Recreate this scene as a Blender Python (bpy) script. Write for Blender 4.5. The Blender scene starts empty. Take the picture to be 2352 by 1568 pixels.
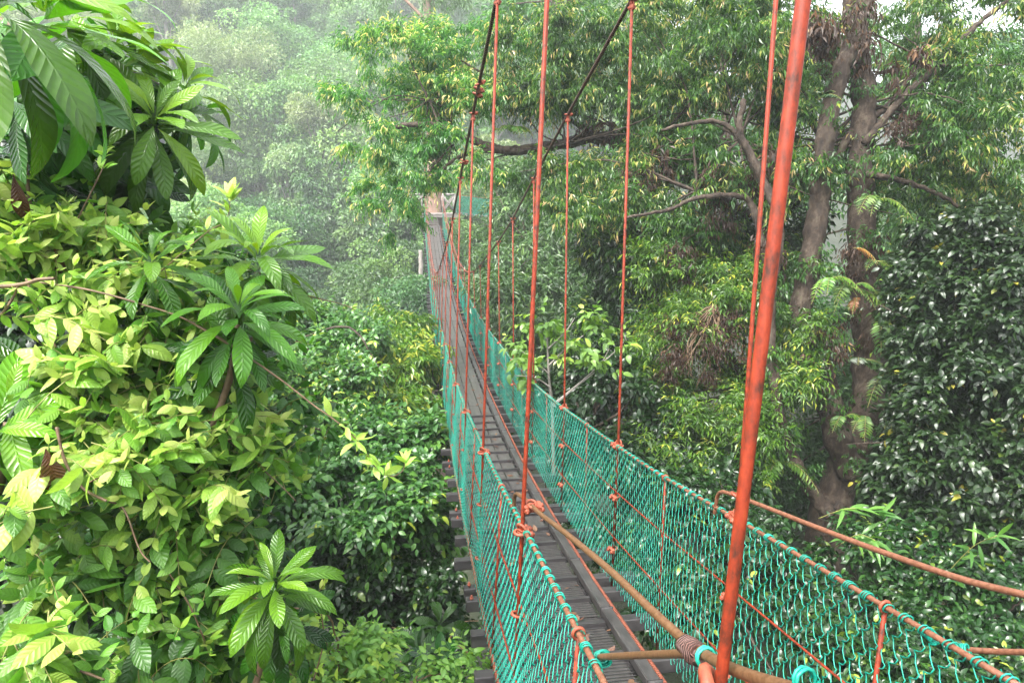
import bpy, math, random
import numpy as np
from mathutils import Vector, Matrix
sc = bpy.context.scene
HAZE = 0.0017
C = sc.collection
rng = np.random.default_rng(7)
random.seed(7)

# ------------------------------------------------------------------ camera, sky, sun, exposure
F = 1568.0
PITCH = math.atan(350/1568); YAW = math.atan(218/1607)
cam = bpy.data.cameras.new('camera'); cam.lens = 24; cam.sensor_width = 36
cam.clip_start = 0.05; cam.clip_end = 3000
camo = bpy.data.objects.new('camera', cam); C.objects.link(camo)
camo.rotation_euler = (math.pi/2-PITCH, 0, -YAW)
sc.camera = camo

SUN_EL, SUN_ROT = math.radians(60), math.radians(-125)
w = bpy.data.worlds.new('World'); sc.world = w; w.use_nodes = True
nt = w.node_tree; nt.nodes.clear()
sky = nt.nodes.new('ShaderNodeTexSky'); sky.sky_type = 'NISHITA'; sky.sun_disc = False
sky.sun_elevation = SUN_EL; sky.sun_rotation = SUN_ROT; sky.dust_density = 4; sky.air_density = 1.0; sky.ozone_density = 1
hs = nt.nodes.new('ShaderNodeHueSaturation'); hs.inputs['Saturation'].default_value = 0.22
bg = nt.nodes.new('ShaderNodeBackground'); bg.inputs['Strength'].default_value = 0.15
wo = nt.nodes.new('ShaderNodeOutputWorld')
nt.links.new(sky.outputs[0], hs.inputs['Color']); nt.links.new(hs.outputs[0], bg.inputs['Color']); nt.links.new(bg.outputs[0], wo.inputs['Surface'])
sl = bpy.data.lights.new('sun', 'SUN'); sl.energy = 1.5; sl.angle = math.radians(25); sl.color = (1, .97, .9)
so = bpy.data.objects.new('sun', sl); C.objects.link(so)
# Nishita: rotation 0 = +Y, clockwise seen from above -> direction to the sun
sd = Vector((math.sin(SUN_ROT)*math.cos(SUN_EL), math.cos(SUN_ROT)*math.cos(SUN_EL), math.sin(SUN_EL)))
so.rotation_euler = sd.to_track_quat('Z', 'Y').to_euler()
vs = sc.view_settings; vs.view_transform = 'Standard'; vs.look = 'None'; vs.exposure = 2.4; vs.gamma = 1
cy = sc.cycles
cy.use_denoising = True; cy.denoiser = 'OPENIMAGEDENOISE'; cy.denoising_input_passes = 'RGB_ALBEDO_NORMAL'
cy.max_bounces = 5; cy.diffuse_bounces = 2; cy.glossy_bounces = 2; cy.transmission_bounces = 3; cy.volume_bounces = 2
cy.transparent_max_bounces = 4; cy.use_adaptive_sampling = True; cy.adaptive_threshold = 0.02
cy.sample_clamp_indirect = 4; cy.caustics_reflective = False; cy.caustics_refractive = False

# ------------------------------------------------------------------ helpers
cp, sp, cyw, syw = math.cos(PITCH), math.sin(PITCH), math.cos(YAW), math.sin(YAW)
FW = np.array([syw*cp, cyw*cp, -sp]); RT = np.array([cyw, -syw, 0.]); UP = np.cross(RT, FW)
def P(u, v, d):                                   # survey helper: bearing + distance -> world point
    return (FW + RT*(u-1176)/F + UP*(784-v)/F)*d

def norm(a): return a/np.maximum(np.linalg.norm(a, axis=-1, keepdims=True), 1e-9)
def tagp(o, label=None, cat=None, group=None, kind=None):
    if label: o['label'] = label
    if cat: o['category'] = cat
    if group: o['group'] = group
    if kind: o['kind'] = kind
    return o
def empty(name, loc=(0, 0, 0), **k):
    o = bpy.data.objects.new(name, None); C.objects.link(o); o.location = loc; o.empty_display_size = .1
    return tagp(o, **k)

class MB:
    """collects vertices and faces and builds one mesh object"""
    def __init__(s): s.v = []; s.f = []; s.uv = []; s.n = 0; s.smooth = []; s.var = []
    def add(s, v, f, uv=None, smooth=True, var=None):
        v = np.asarray(v, float).reshape(-1, 3); s.v.append(v)
        for k, q in enumerate(f):
            s.f.append([i+s.n for i in q]); s.smooth.append(smooth)
            s.uv.extend([uv[i] for i in q] if uv is not None else [(0, 0)]*len(q))
            s.var.append(.5 if var is None else var)
        s.n += len(v)
    def tube(s, pts, r, n=8, cap=True, var=None, wob=0):
        pts = np.asarray(pts, float); m = len(pts); r = np.full(m, r) if np.isscalar(r) else np.asarray(r, float)
        t = np.gradient(pts, axis=0) if m > 2 else np.repeat([pts[-1]-pts[0]], m, 0)
        t = norm(t); ref = np.array([0, 0, 1.]) if abs(t[0][2]) < .9 else np.array([1., 0, 0])
        a = norm(np.cross(t[0], ref)); V = []; UVs = []; L = 0
        for i in range(m):
            a = norm(a - t[i]*a.dot(t[i])); b = np.cross(t[i], a)
            if i: L += np.linalg.norm(pts[i]-pts[i-1])
            for k in range(n):
                an = 2*math.pi*k/n; rr = r[i]*(1+wob*rng.uniform(-1, 1))
                V.append(pts[i]+rr*(a*math.cos(an)+b*math.sin(an))); UVs.append((k/n, L))
        f = [(i*n+k, i*n+(k+1) % n, (i+1)*n+(k+1) % n, (i+1)*n+k) for i in range(m-1) for k in range(n)]
        if cap: f += [tuple(range(n))[::-1], tuple((m-1)*n+k for k in range(n))]
        s.add(V, f, UVs, True, var)
    def box(s, c, size, M=None, bev=0, var=None):
        x, y, z = [q/2 for q in size]; c = np.array(c, float)
        if bev:
            bm_v = []; 
            for sz in (-1, 1):
                for (bx_, bz_) in ((1, 0), (0, 1)):
                    pass
        V = np.array([(i*x, j*y, k*z) for i in (-1, 1) for j in (-1, 1) for k in (-1, 1)])
        if M is not None: V = V @ np.array(M).T
        s.add(V+c, [(0, 1, 3, 2), (4, 6, 7, 5), (0, 4, 5, 1), (2, 3, 7, 6), (0, 2, 6, 4), (1, 5, 7, 3)],
              [(q[1], q[0]) for q in V+c], False, var)
    def build(s, name, mat, parent=None, **k):
        me = bpy.data.meshes.new(name)
        me.from_pydata(np.concatenate(s.v).tolist(), [], s.f); me.update()
        uvl = me.uv_layers.new(name='UVMap'); uvl.data.foreach_set('uv', np.array(s.uv, 'f').ravel())
        me.polygons.foreach_set('use_smooth', s.smooth)
        at = me.attributes.new('var', 'FLOAT', 'FACE'); at.data.foreach_set('value', np.array(s.var, 'f'))
        me.materials.append(mat)
        o = bpy.data.objects.new(name, me); C.objects.link(o)
        if parent is not None: o.parent = parent
        return tagp(o, **k)

def place(o, loc):  # move a root empty while the parts built in world space keep their place
    for ch in o.children: ch.location = Vector(ch.location)-Vector(loc)
    o.location = loc

# ---- leaf templates: (t, s) grid points, faces
def tmpl(kind):
    if kind == 'tiny':       # folded rhomb, two faces
        T = [(0, 0), (.45, 1), (.45, -1), (1, 0)]; Fc = [(0, 1, 3), (0, 3, 2)]
        pr = [0, 1, 1, 0]
    elif kind == 'mid':
        T = [(0, 0)]; pr = [0]; rows = [(.18, .7), (.45, 1.0), (.75, .68)]
        for t, p_ in rows:
            T += [(t, -1), (t, 0), (t, 1)]; pr += [p_]*3
        T += [(1, 0)]; pr += [0]
        Fc = [(0, 2, 1), (0, 3, 2)]
        for i in range(2):
            a = 1+3*i; Fc += [(a, a+1, a+4, a+3), (a+1, a+2, a+5, a+4)]
        Fc += [(7, 8, 10), (8, 9, 10)]
    elif kind in ('near', 'big'):
        n = 7 if kind == 'near' else 14; ns = 2 if kind == 'near' else 4
        T = []; pr = []
        for i in range(n+1):
            t = i/n
            if kind == 'near': p_ = (math.sin(math.pi*min(1, t*1.02)**.85)**.85 if 0 < t < 1 else 0.02)*(1 if t < .9 else .75)
            else: p_ = max(.05, (math.sin(math.pi*t**1.45)**.75 if 0 < t < 1 else .0))
            for j in range(-ns//2, ns//2+1): T.append((t, j/(ns/2))); pr.append(max(p_, .015))
        Fc = [(i*(ns+1)+j, i*(ns+1)+j+1, (i+1)*(ns+1)+j+1, (i+1)*(ns+1)+j) for i in range(n) for j in range(ns)]
    return np.array(T, float), np.array(pr, float), Fc
TM = {k: tmpl(k) for k in ('tiny', 'mid', 'near', 'big')}

def leaves(name, mat, org, dr, nr, ln, wd, kind='tiny', var=None, droop=.25, fold=.25, parent=None, wave=0, **k):
    T, pr, Fc = TM[kind]; N = len(org); M = len(T)
    dr = norm(dr); nr = norm(nr - dr*np.sum(nr*dr, 1, keepdims=True)); sd_ = np.cross(nr, dr)
    ln = np.broadcast_to(ln, N).astype(float); wd = np.broadcast_to(wd, N).astype(float)
    dp = np.broadcast_to(droop, N)*rng.uniform(.4, 1.6, N)
    t = T[None, :, 0]; s = T[None, :, 1]
    y = s*pr[None]*wd[:, None]/2
    cur = dp[:, None]*t**2
    x = t*ln[:, None]*np.sqrt(np.maximum(1-(cur*.9)**2, .15)) if kind in ('near', 'big') else t*ln[:, None]
    z = -cur*ln[:, None] + fold*np.abs(y)
    if wave: z = z + wave*ln[:, None]*np.abs(s)*np.sin(t*9+rng.uniform(0, 6, N)[:, None])*pr[None]
    V = org[:, None]+x[..., None]*dr[:, None]+y[..., None]*sd_[:, None]+z[..., None]*nr[:, None]
    V = V.reshape(-1, 3)
    loops = np.concatenate([np.array(q) for q in Fc]); cnt = np.array([len(q) for q in Fc])
    L = (loops[None]+(np.arange(N)*M)[:, None]).ravel()
    tot = np.tile(cnt, N); start = np.concatenate([[0], np.cumsum(tot)[:-1]])
    me = bpy.data.meshes.new(name)
    me.vertices.add(len(V)); me.vertices.foreach_set('co', V.astype('f').ravel())
    me.loops.add(len(L)); me.loops.foreach_set('vertex_index', L.astype('i'))
    me.polygons.add(len(tot)); me.polygons.foreach_set('loop_start', start.astype('i')); me.polygons.foreach_set('loop_total', tot.astype('i'))
    me.polygons.foreach_set('use_smooth', np.full(len(tot), kind in ('near', 'big', 'mid')))
    if var is None: var = rng.random(N)
    at = me.attributes.new('var', 'FLOAT', 'FACE'); at.data.foreach_set('value', np.repeat(np.clip(var, 0, 1), len(Fc)).astype('f'))
    uv = me.uv_layers.new(name='UVMap'); uvt = T[loops]; uv.data.foreach_set('uv', np.tile(uvt, (N, 1)).astype('f').ravel())
    me.update(calc_edges=True); me.validate()
    me.materials.append(mat)
    o = bpy.data.objects.new(name, me); C.objects.link(o)
    if parent is not None: o.parent = parent
    return tagp(o, **k)

def rdir(n, bias=(0, 0, 0)):
    return norm(rng.normal(size=(n, 3))+np.array(bias)*1.0)

def blob_w(u, v, d, ru, rv, rd):       # crown lobe: centre and half sizes in metres
    return (P(u, v, d), np.array([ru*d/F, rd, rv*d/F]))
def fill(blobs, ntwig, lpt, tl, clump=.28, shell=2.6, K=None, up=.35, density_by=True):
    """twig starts in clumps near the outside of each lobe; returns leaf origins, directions, twig index, position on the twig"""
    vol = np.array([(b[1][0]*b[1][2]) for b in blobs]); pw = vol/vol.sum()
    O = []; OUT = []
    for b, q in zip(blobs, pw):
        c, r = b[0], b[1]; n = max(6, int(ntwig*q)); k = K or max(4, int(n/28))
        d = norm(rng.normal(size=(k, 3))+np.array([0, 0, up])); rad = rng.random(k)**(1/shell)
        cc = d*rad[:, None]; idx = rng.integers(0, k, n)
        cr = clump*rng.uniform(.5, 1.3, k)[idx]
        off = norm(rng.normal(size=(n, 3)))*(rng.random(n)**.45*cr)[:, None]*np.array([1, 1, .75])
        loc = cc[idx]+off
        R = np.array([[RT[0], RT[1], 0], [-RT[1], RT[0], 0], [0, 0, 1]])  # rows: right, ahead, up
        O.append(c+(loc*r)@R); OUT.append(norm(off*.8+loc*.7+rng.normal(size=(n, 3))*.35)@R)
    O = np.concatenate(O); OUT = np.concatenate(OUT); n = len(O)
    tl = tl*rng.uniform(.6, 1.4, n)
    s = (np.arange(lpt)+.6)/lpt
    org = O[:, None]+OUT[:, None]*(s[None, :, None]*tl[:, None, None]); org[..., 2] -= (s**2)[None]*tl[:, None]*.18
    side = norm(np.cross(OUT, [0, 0, 1.])+rng.normal(size=(n, 3))*.12)
    sg = np.where(np.arange(lpt) % 2 == 0, 1, -1)
    dr = OUT[:, None]*.55+side[:, None]*sg[None, :, None]*.9; dr[:, -1] = OUT
    dr = dr+rng.normal(size=dr.shape)*.22
    return org.reshape(-1, 3), dr.reshape(-1, 3), np.repeat(np.arange(n), lpt), np.tile(s, n), O, OUT, tl
def crown(name, mat, blobs, ntwig, lpt, tl, ll, asp, kind='tiny', droop=.5, sag=.35, parent=None, vlo=0., vhi=1., tipv=.3, young=.12, **kw):
    fk = {q: kw.pop(q) for q in ('clump', 'shell', 'K', 'up') if q in kw}
    org, dr, ti, s, O, OUT, tlv = fill(blobs, ntwig, lpt, tl, **fk)
    n = len(org); dr = norm(dr); dr[:, 2] -= sag*rng.uniform(.3, 1.4, n)
    nr = np.array([0, 0, 1.])+rng.normal(size=(n, 3))*.38
    tv = rng.random(len(O)); pn = .5+.5*np.sin(O[:, 0]*2.1+np.sin(O[:, 2]*1.7)*1.3)*np.sin(O[:, 2]*2.4+O[:, 1]*1.1+.7); yg = (rng.random(len(O)) < young*pn*2)*rng.uniform(.25, .55, len(O))
    var = vlo+(vhi-vlo)*(.5*tv[ti]*.7+.35*rng.random(n))+yg[ti]*s*1.2+tipv*(s > .85)*rng.random(n)*.5*pn[ti]
    L = ll*rng.uniform(.65, 1.25, n)
    return leaves(name, mat, org, dr, nr, L, L*asp*rng.uniform(.85, 1.2, n), kind, np.clip(var, 0, 1), droop, parent=parent, **kw)

# ------------------------------------------------------------------ materials
def newmat(name):
    m = bpy.data.materials.new(name); m.use_nodes = True; t = m.node_tree; t.nodes.clear()
    return m, t, (lambda k: t.nodes.new(k)), t.links
def ramp(N, stops):
    r = N('ShaderNodeValToRGB'); e = r.color_ramp.elements
    while len(e) < len(stops): e.new(.5)
    for q, (p_, c_) in zip(e, stops): q.position = p_; q.color = (*c_, 1)
    return r
def leaf_mat(name, stops, rough=.38, trans=.3, veins=0, vb=.8, spec=.5, tcol=(1.3, 1.5, .5), coat=0):
    m, t, N, L = newmat(name)
    a = N('ShaderNodeAttribute'); a.attribute_name = 'var'
    r = ramp(N, stops); L.new(a.outputs['Fac'], r.inputs[0])
    oi = N('ShaderNodeObjectInfo'); h = N('ShaderNodeHueSaturation')
    mr = N('ShaderNodeMapRange'); mr.inputs[3].default_value = .8; mr.inputs[4].default_value = 1.2
    L.new(oi.outputs['Random'], mr.inputs[0]); L.new(mr.outputs[0], h.inputs['Value'])
    mr2 = N('ShaderNodeMapRange'); mr2.inputs[3].default_value = .485; mr2.inputs[4].default_value = .515
    L.new(oi.outputs['Random'], mr2.inputs[0]); L.new(mr2.outputs[0], h.inputs['Hue'])
    L.new(r.outputs[0], h.inputs['Color'])
    col = h.outputs[0]
    p = N('ShaderNodeBsdfPrincipled'); p.inputs['Roughness'].default_value = rough; p.inputs['Specular IOR Level'].default_value = spec
    if veins:
        uv = N('ShaderNodeUVMap'); sx = N('ShaderNodeSeparateXYZ'); L.new(uv.outputs[0], sx.inputs[0])
        ab = N('ShaderNodeMath'); ab.operation = 'ABSOLUTE'; L.new(sx.outputs[1], ab.inputs[0])
        m1 = N('ShaderNodeMath'); m1.operation = 'MULTIPLY_ADD'; L.new(ab.outputs[0], m1.inputs[0]); m1.inputs[1].default_value = -.14; L.new(sx.outputs[0], m1.inputs[2])
        m2 = N('ShaderNodeMath'); m2.operation = 'MULTIPLY'; L.new(m1.outputs[0], m2.inputs[0]); m2.inputs[1].default_value = veins
        sn = N('ShaderNodeMath'); sn.operation = 'SINE'; L.new(m2.outputs[0], sn.inputs[0])
        pw = N('ShaderNodeMath'); pw.operation = 'ABSOLUTE'; L.new(sn.outputs[0], pw.inputs[0])
        # midrib groove
        mrb = N('ShaderNodeMapRange'); L.new(ab.outputs[0], mrb.inputs[0]); mrb.inputs[1].default_value = 0; mrb.inputs[2].default_value = .1; mrb.inputs[3].default_value = 0; mrb.inputs[4].default_value = 1
        mn = N('ShaderNodeMath'); mn.operation = 'MINIMUM'; L.new(pw.outputs[0], mn.inputs[0]); L.new(mrb.outputs[0], mn.inputs[1])
        b = N('ShaderNodeBump'); b.inputs['Strength'].default_value = vb; b.inputs['Distance'].default_value = .005
        L.new(mn.outputs[0], b.inputs['Height']); L.new(b.outputs[0], p.inputs['Normal'])
        # paler veins
        inv = N('ShaderNodeMapRange'); L.new(mn.outputs[0], inv.inputs[0]); inv.inputs[1].default_value = 0; inv.inputs[2].default_value = .3; inv.inputs[3].default_value = .16; inv.inputs[4].default_value = 0
        mx = N('ShaderNodeMix'); mx.data_type = 'RGBA'; L.new(inv.outputs[0], mx.inputs[0]); L.new(col, mx.inputs[6])
        br = N('ShaderNodeMix'); br.data_type = 'RGBA'; br.blend_type = 'MULTIPLY'; br.inputs[0].default_value = 1; L.new(col, br.inputs[6]); br.inputs[7].default_value = (2.0, 1.6, 1.6, 1)
        L.new(br.outputs[2], mx.inputs[7]); col = mx.outputs[2]
        # blemishes
        nz = N('ShaderNodeTexNoise'); nz.inputs['Scale'].default_value = 45
        tc = N('ShaderNodeTexCoord'); L.new(tc.outputs['Object'], nz.inputs['Vector'])
        rr = ramp(N, [(0, (.72, .75, .7)), (.5, (1, 1, 1)), (.68, (1.05, 1.05, 1)), (.74, (.8, .65, .45))]); L.new(nz.outputs[0], rr.inputs[0])
        m3 = N('ShaderNodeMix'); m3.data_type = 'RGBA'; m3.blend_type = 'MULTIPLY'; m3.inputs[0].default_value = 1; L.new(col, m3.inputs[6]); L.new(rr.outputs[0], m3.inputs[7]); col = m3.outputs[2]
    L.new(col, p.inputs['Base Color'])
    tr = N('ShaderNodeBsdfTranslucent')
    tm = N('ShaderNodeMix'); tm.data_type = 'RGBA'; tm.blend_type = 'MULTIPLY'; tm.inputs[0].default_value = 1; L.new(col, tm.inputs[6]); tm.inputs[7].default_value = (*tcol, 1)
    L.new(tm.outputs[2], tr.inputs['Color'])
    mx = N('ShaderNodeMixShader'); mx.inputs[0].default_value = trans; L.new(p.outputs[0], mx.inputs[1]); L.new(tr.outputs[0], mx.inputs[2])
    o = N('ShaderNodeOutputMaterial'); L.new(mx.outputs[0], o.inputs[0])
    return m
def noise_mat(name, stops, scale=6, rough=.7, bump=.3, dist=.01, detail=6, stretch=None, spec=.4, rope=0, uvstretch=None):
    m, t, N, L = newmat(name)
    tc = N('ShaderNodeTexCoord'); src = tc.outputs['UV' if uvstretch else 'Object']
    mp = N('ShaderNodeMapping'); mp.inputs['Scale'].default_value = uvstretch or stretch or (1, 1, 1); L.new(src, mp.inputs[0])
    nz = N('ShaderNodeTexNoise'); nz.inputs['Scale'].default_value = scale; nz.inputs['Detail'].default_value = detail; nz.inputs['Roughness'].default_value = .65; L.new(mp.outputs[0], nz.inputs['Vector'])
    r = ramp(N, stops); L.new(nz.outputs[0], r.inputs[0])
    p = N('ShaderNodeBsdfPrincipled'); L.new(r.outputs[0], p.inputs['Base Color']); p.inputs['Roughness'].default_value = rough; p.inputs['Specular IOR Level'].default_value = spec
    b = N('ShaderNodeBump'); b.inputs['Strength'].default_value = bump; b.inputs['Distance'].default_value = dist
    h = nz.outputs[0]
    if rope:
        uv = N('ShaderNodeUVMap'); sx = N('ShaderNodeSeparateXYZ'); L.new(uv.outputs[0], sx.inputs[0])
        a1 = N('ShaderNodeMath'); a1.operation = 'MULTIPLY_ADD'; L.new(sx.outputs[1], a1.inputs[0]); a1.inputs[1].default_value = rope
        a0 = N('ShaderNodeMath'); a0.operation = 'MULTIPLY'; L.new(sx.outputs[0], a0.inputs[0]); a0.inputs[1].default_value = 2*math.pi; L.new(a0.outputs[0], a1.inputs[2])
        sn = N('ShaderNodeMath'); sn.operation = 'SINE'; L.new(a1.outputs[0], sn.inputs[0]); h = sn.outputs[0]
        k = N('ShaderNodeMapRange'); L.new(h, k.inputs[0]); k.inputs[1].default_value = -1; k.inputs[2].default_value = 1; k.inputs[3].default_value = .45; k.inputs[4].default_value = 1.25
        mm = N('ShaderNodeMix'); mm.data_type = 'RGBA'; mm.blend_type = 'MULTIPLY'; mm.inputs[0].default_value = 1; L.new(r.outputs[0], mm.inputs[6]); L.new(k.outputs[0], mm.inputs[7]); L.new(mm.outputs[2], p.inputs['Base Color'])
    L.new(h, b.inputs['Height']); L.new(b.outputs[0], p.inputs['Normal'])
    o = N('ShaderNodeOutputMaterial'); L.new(p.outputs[0], o.inputs[0])
    return m

M = {}
M['rod'] = noise_mat('red painted rod', [(.3, (0.0360, 0.0102, 0.0048)), (.42, (0.1120, 0.0170, 0.0054)), (.55, (0.1920, 0.0221, 0.0060)), (.75, (0.2560, 0.0382, 0.0108)), (.9, (0.1600, 0.0213, 0.0060))], 60, .6, .35, .002, stretch=(1, 1, .55), detail=4, spec=.3)
M['rail'] = noise_mat('rusty rail', [(.3, (0.0714, 0.0289, 0.0145)), (.5, (0.1573, 0.0620, 0.0331)), (.7, (0.1997, 0.0952, 0.0570))], 12, .5, .2, .002, stretch=(6, 6, 6))
M['bar'] = noise_mat('brown bar', [(.3, (0.0544, 0.0247, 0.0102)), (.5, (0.1122, 0.0544, 0.0247)), (.72, (0.1496, 0.0875, 0.0459))], 14, .45, .2, .002, stretch=(8, 8, 8))
M['cable'] = noise_mat('main cable', [(.3, (0.035, 0.015, 0.013)), (.6, (0.105, 0.049, 0.038))], 20, .5, .9, .004, rope=260)
M['cable_red'] = noise_mat('main cable red', [(.3, (0.1200, 0.0288, 0.0192)), (.6, (0.2640, 0.0768, 0.0480))], 20, .5, .9, .004, rope=260)
M['strand'] = noise_mat('orange strand', [(.3, (0.1440, 0.0288, 0.0120)), (.6, (0.2784, 0.0720, 0.0336))], 20, .6, .9, .004, rope=330)
M['clamp'] = noise_mat('clamp paint', [(.3, (0.1237, 0.0210, 0.0111)), (.5, (0.2393, 0.0540, 0.0254)), (.75, (0.2888, 0.0990, 0.0572))], 30, .55, .4, .003)
M['net'] = noise_mat('teal net wire', [(.3, (0.000, 0.124, 0.087)), (.55, (0.007, 0.248, 0.174)), (.8, (0.037, 0.372, 0.273))], 5, .42, .1, .001)
M['deck'] = noise_mat('weathered deck', [(.25, (0.0209, 0.0194, 0.0180)), (.48, (0.0475, 0.0446, 0.0410)), (.62, (0.0662, 0.0626, 0.0583)), (.8, (0.0936, 0.0871, 0.0763))], 3.0, .36, .5, .004, detail=10, stretch=(12, 1.2, 12))
M['beam'] = noise_mat('wet dark beam', [(.3, (0.0152, 0.0144, 0.0152)), (.5, (0.0376, 0.0344, 0.0352)), (.68, (0.0528, 0.0488, 0.0488)), (.73, (0.1984, 0.2112, 0.1848))], 5, .38, .4, .004, detail=8, stretch=(1, 3, 3))
M['kerb'] = noise_mat('kerb timber', [(.3, (0.0216, 0.0198, 0.0198)), (.55, (0.0468, 0.0432, 0.0426)), (.75, (0.0792, 0.0720, 0.0648))], 4, .4, .4, .004, detail=8, stretch=(6, .8, 6))
M['palewood'] = noise_mat('pale platform timber', [(.3, (0.1152, 0.1008, 0.0864)), (.7, (0.2448, 0.2232, 0.2016))], 5, .7, .4, .01)
M['bark'] = noise_mat('bark', [(.3, (0.012, 0.009, 0.007)), (.5, (0.042, 0.028, 0.019)), (.62, (0.083, 0.063, 0.045)), (.72, (0.045, 0.068, 0.018)), (.85, (0.180, 0.173, 0.143))], 5, .85, 1, .05, detail=12, stretch=(2, 2, 1.1))
M['palebark'] = noise_mat('pale bark', [(.3, (0.128, 0.112, 0.096)), (.55, (0.240, 0.216, 0.192)), (.8, (0.360, 0.344, 0.320))], 3, .8, .5, .02, detail=8, stretch=(1, 1, .5))
M['tanbark'] = noise_mat('tan bark', [(.3, (0.112, 0.063, 0.042)), (.55, (0.210, 0.133, 0.095)), (.8, (0.294, 0.217, 0.175))], 2, .8, .5, .02, detail=8, stretch=(1, 1, .4))
M['twig'] = noise_mat('brown twig', [(.3, (0.064, 0.036, 0.020)), (.6, (0.160, 0.104, 0.056)), (.8, (0.256, 0.192, 0.120))], 18, .6, .4, .003)
M['greenstem'] = noise_mat('green stem', [(.3, (.12, .10, .03)), (.7, (.28, .30, .08))], 18, .6, .3, .003)
M['ground'] = noise_mat('forest floor', [(.3, (.006, .009, .004)), (.5, (.018, .024, .008)), (.7, (.03, .035, .014))], .9, .9, 1, .2, detail=10)
M['tape'] = noise_mat('pinkish tape', [(.3, (.09, .04, .032)), (.6, (.16, .08, .065)), (.8, (.24, .14, .12))], 25, .6, 1, .004, rope=900)
G = {}
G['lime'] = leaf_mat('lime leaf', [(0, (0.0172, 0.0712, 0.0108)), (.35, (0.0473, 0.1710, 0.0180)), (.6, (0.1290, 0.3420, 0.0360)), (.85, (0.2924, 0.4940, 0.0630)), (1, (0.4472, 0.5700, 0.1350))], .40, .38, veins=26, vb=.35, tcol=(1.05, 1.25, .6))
G['big'] = leaf_mat('large veined leaf', [(0, (0.0064, 0.0344, 0.0054)), (.35, (0.0240, 0.0989, 0.0072)), (.65, (0.0720, 0.2236, 0.0108)), (1, (0.1920, 0.4128, 0.0225))], .26, .33, veins=40, vb=.6, tcol=(1.5, 1.3, .4))
G['small_lime'] = leaf_mat('small lime leaf', [(0, (.05, .14, .03)), (.5, (.16, .32, .05)), (1, (.40, .52, .09))], .4, .35)
G['dark'] = leaf_mat('shade-darkened canopy leaf', [(0, (0.0063, 0.0212, 0.0052)), (.45, (0.0163, 0.0468, 0.0091)), (.75, (0.0405, 0.0945, 0.0142)), (1, (0.2250, 0.2570, 0.0324))], .3, .25)  # dark green leaf, colour taken down further to paint in deeper shade
G['midgreen'] = leaf_mat('mid green leaf', [(0, (0.0164, 0.0492, 0.0115)), (.4, (0.0410, 0.1025, 0.0180)), (.7, (0.0984, 0.1886, 0.0246)), (1, (0.3444, 0.3690, 0.0492))], .34, .28)
G['feather'] = leaf_mat('feathery leaf', [(0, (.014, .06, .013)), (.4, (.04, .14, .024)), (.65, (.13, .29, .04)), (.85, (.40, .44, .12)), (1, (.60, .46, .22))], .3, .35)
G['yellowish'] = leaf_mat('yellow green leaf', [(0, (.02, .07, .01)), (.4, (.06, .16, .016)), (.75, (.15, .28, .025)), (1, (.40, .42, .06))], .36, .35)
G['glossy'] = leaf_mat('glossy dark leaf', [(0, (0.0076, 0.0216, 0.0060)), (.5, (0.0165, 0.0431, 0.0108)), (.8, (0.0447, 0.0949, 0.0149)), (1, (0.2805, 0.2587, 0.0338))], .34, .18, spec=.5)
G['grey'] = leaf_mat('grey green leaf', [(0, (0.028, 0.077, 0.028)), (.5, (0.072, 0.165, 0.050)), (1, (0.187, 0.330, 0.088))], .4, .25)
G['hill'] = leaf_mat('hillside leaf', [(0, (0.0430, 0.1058, 0.0368)), (.5, (0.1090, 0.2245, 0.0667)), (1, (0.2610, 0.3990, 0.1173))], .45, .25)  # leaf tones raised and greyed; part of the distance haze is in the colour
G['hillpale'] = leaf_mat('haze-paled hillside leaf', [(0, (0.0950, 0.1514, 0.0701)), (.5, (0.2030, 0.2786, 0.1242)), (1, (0.4050, 0.4644, 0.2484))], .5, .25)  # palest hill tones, with distance haze painted into the leaf colour
G['valley'] = leaf_mat('valley leaf', [(0, (.015, .045, .016)), (.5, (.035, .095, .028)), (1, (.10, .20, .05))], .4, .25)
G['brown'] = leaf_mat('dead brown leaf', [(0, (.018, .008, .005)), (.5, (.05, .024, .013)), (1, (.16, .08, .04))], .5, .2, tcol=(1.2, .9, .5))
G['deadbig'] = leaf_mat('curled brown leaf', [(0, (.08, .03, .014)), (1, (.13, .05, .022))], .35, .15, veins=40, tcol=(1.2, .8, .4))
G['orange'] = leaf_mat('orange dying frond', [(0, (.16, .06, .015)), (1, (.32, .15, .03))], .5, .35, tcol=(1.3, .8, .4))

# ------------------------------------------------------------------ terrain
def hz(x, y):
    x = np.asarray(x, float); y = np.asarray(y, float)
    base = -11 - 9*np.clip((y-14)/26, 0, 1)**1.2
    base = base + 4*np.clip((x-4)/14, 0, 1)*(1-np.clip((y-18)/20, 0, 1)) + 5*np.clip((-x-2)/10, 0, 1)*(1-np.clip((y-6)/14, 0, 1))
    base = base + np.clip(.55*(x-5.5), 0, 13)*(1-np.clip((y-35)/30, 0, 1)) + np.clip(.6*(-x-5-.36*np.maximum(y, 0)), 0, 14)*(1-np.clip((y-45)/30, 0, 1))
    r = y*.94 - x*.22 - 50
    hill = np.maximum(r, 0)
    base = base + 60*(1-np.exp(-hill/62.))
    return base + 1.1*np.sin(x*.13+1)*np.cos(y*.11) + .5*np.sin(x*.41+y*.23)
def build_ground():
    nx, ny = 150, 170
    xs = np.linspace(-1, 1, nx); xs = np.sign(xs)*np.abs(xs)**1.4*150
    ys = -50 + (np.linspace(0, 1, ny)**1.3)*240
    X, Y = np.meshgrid(xs, ys); Z = hz(X, Y)
    V = np.stack([X, Y, Z], -1).reshape(-1, 3)
    f = [(j*nx+i, j*nx+i+1, (j+1)*nx+i+1, (j+1)*nx+i) for j in range(ny-1) for i in range(nx-1)]
    mb = MB(); mb.add(V, f, None, True)
    return mb.build('ground', M['ground'], kind='structure')
build_ground()


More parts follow.
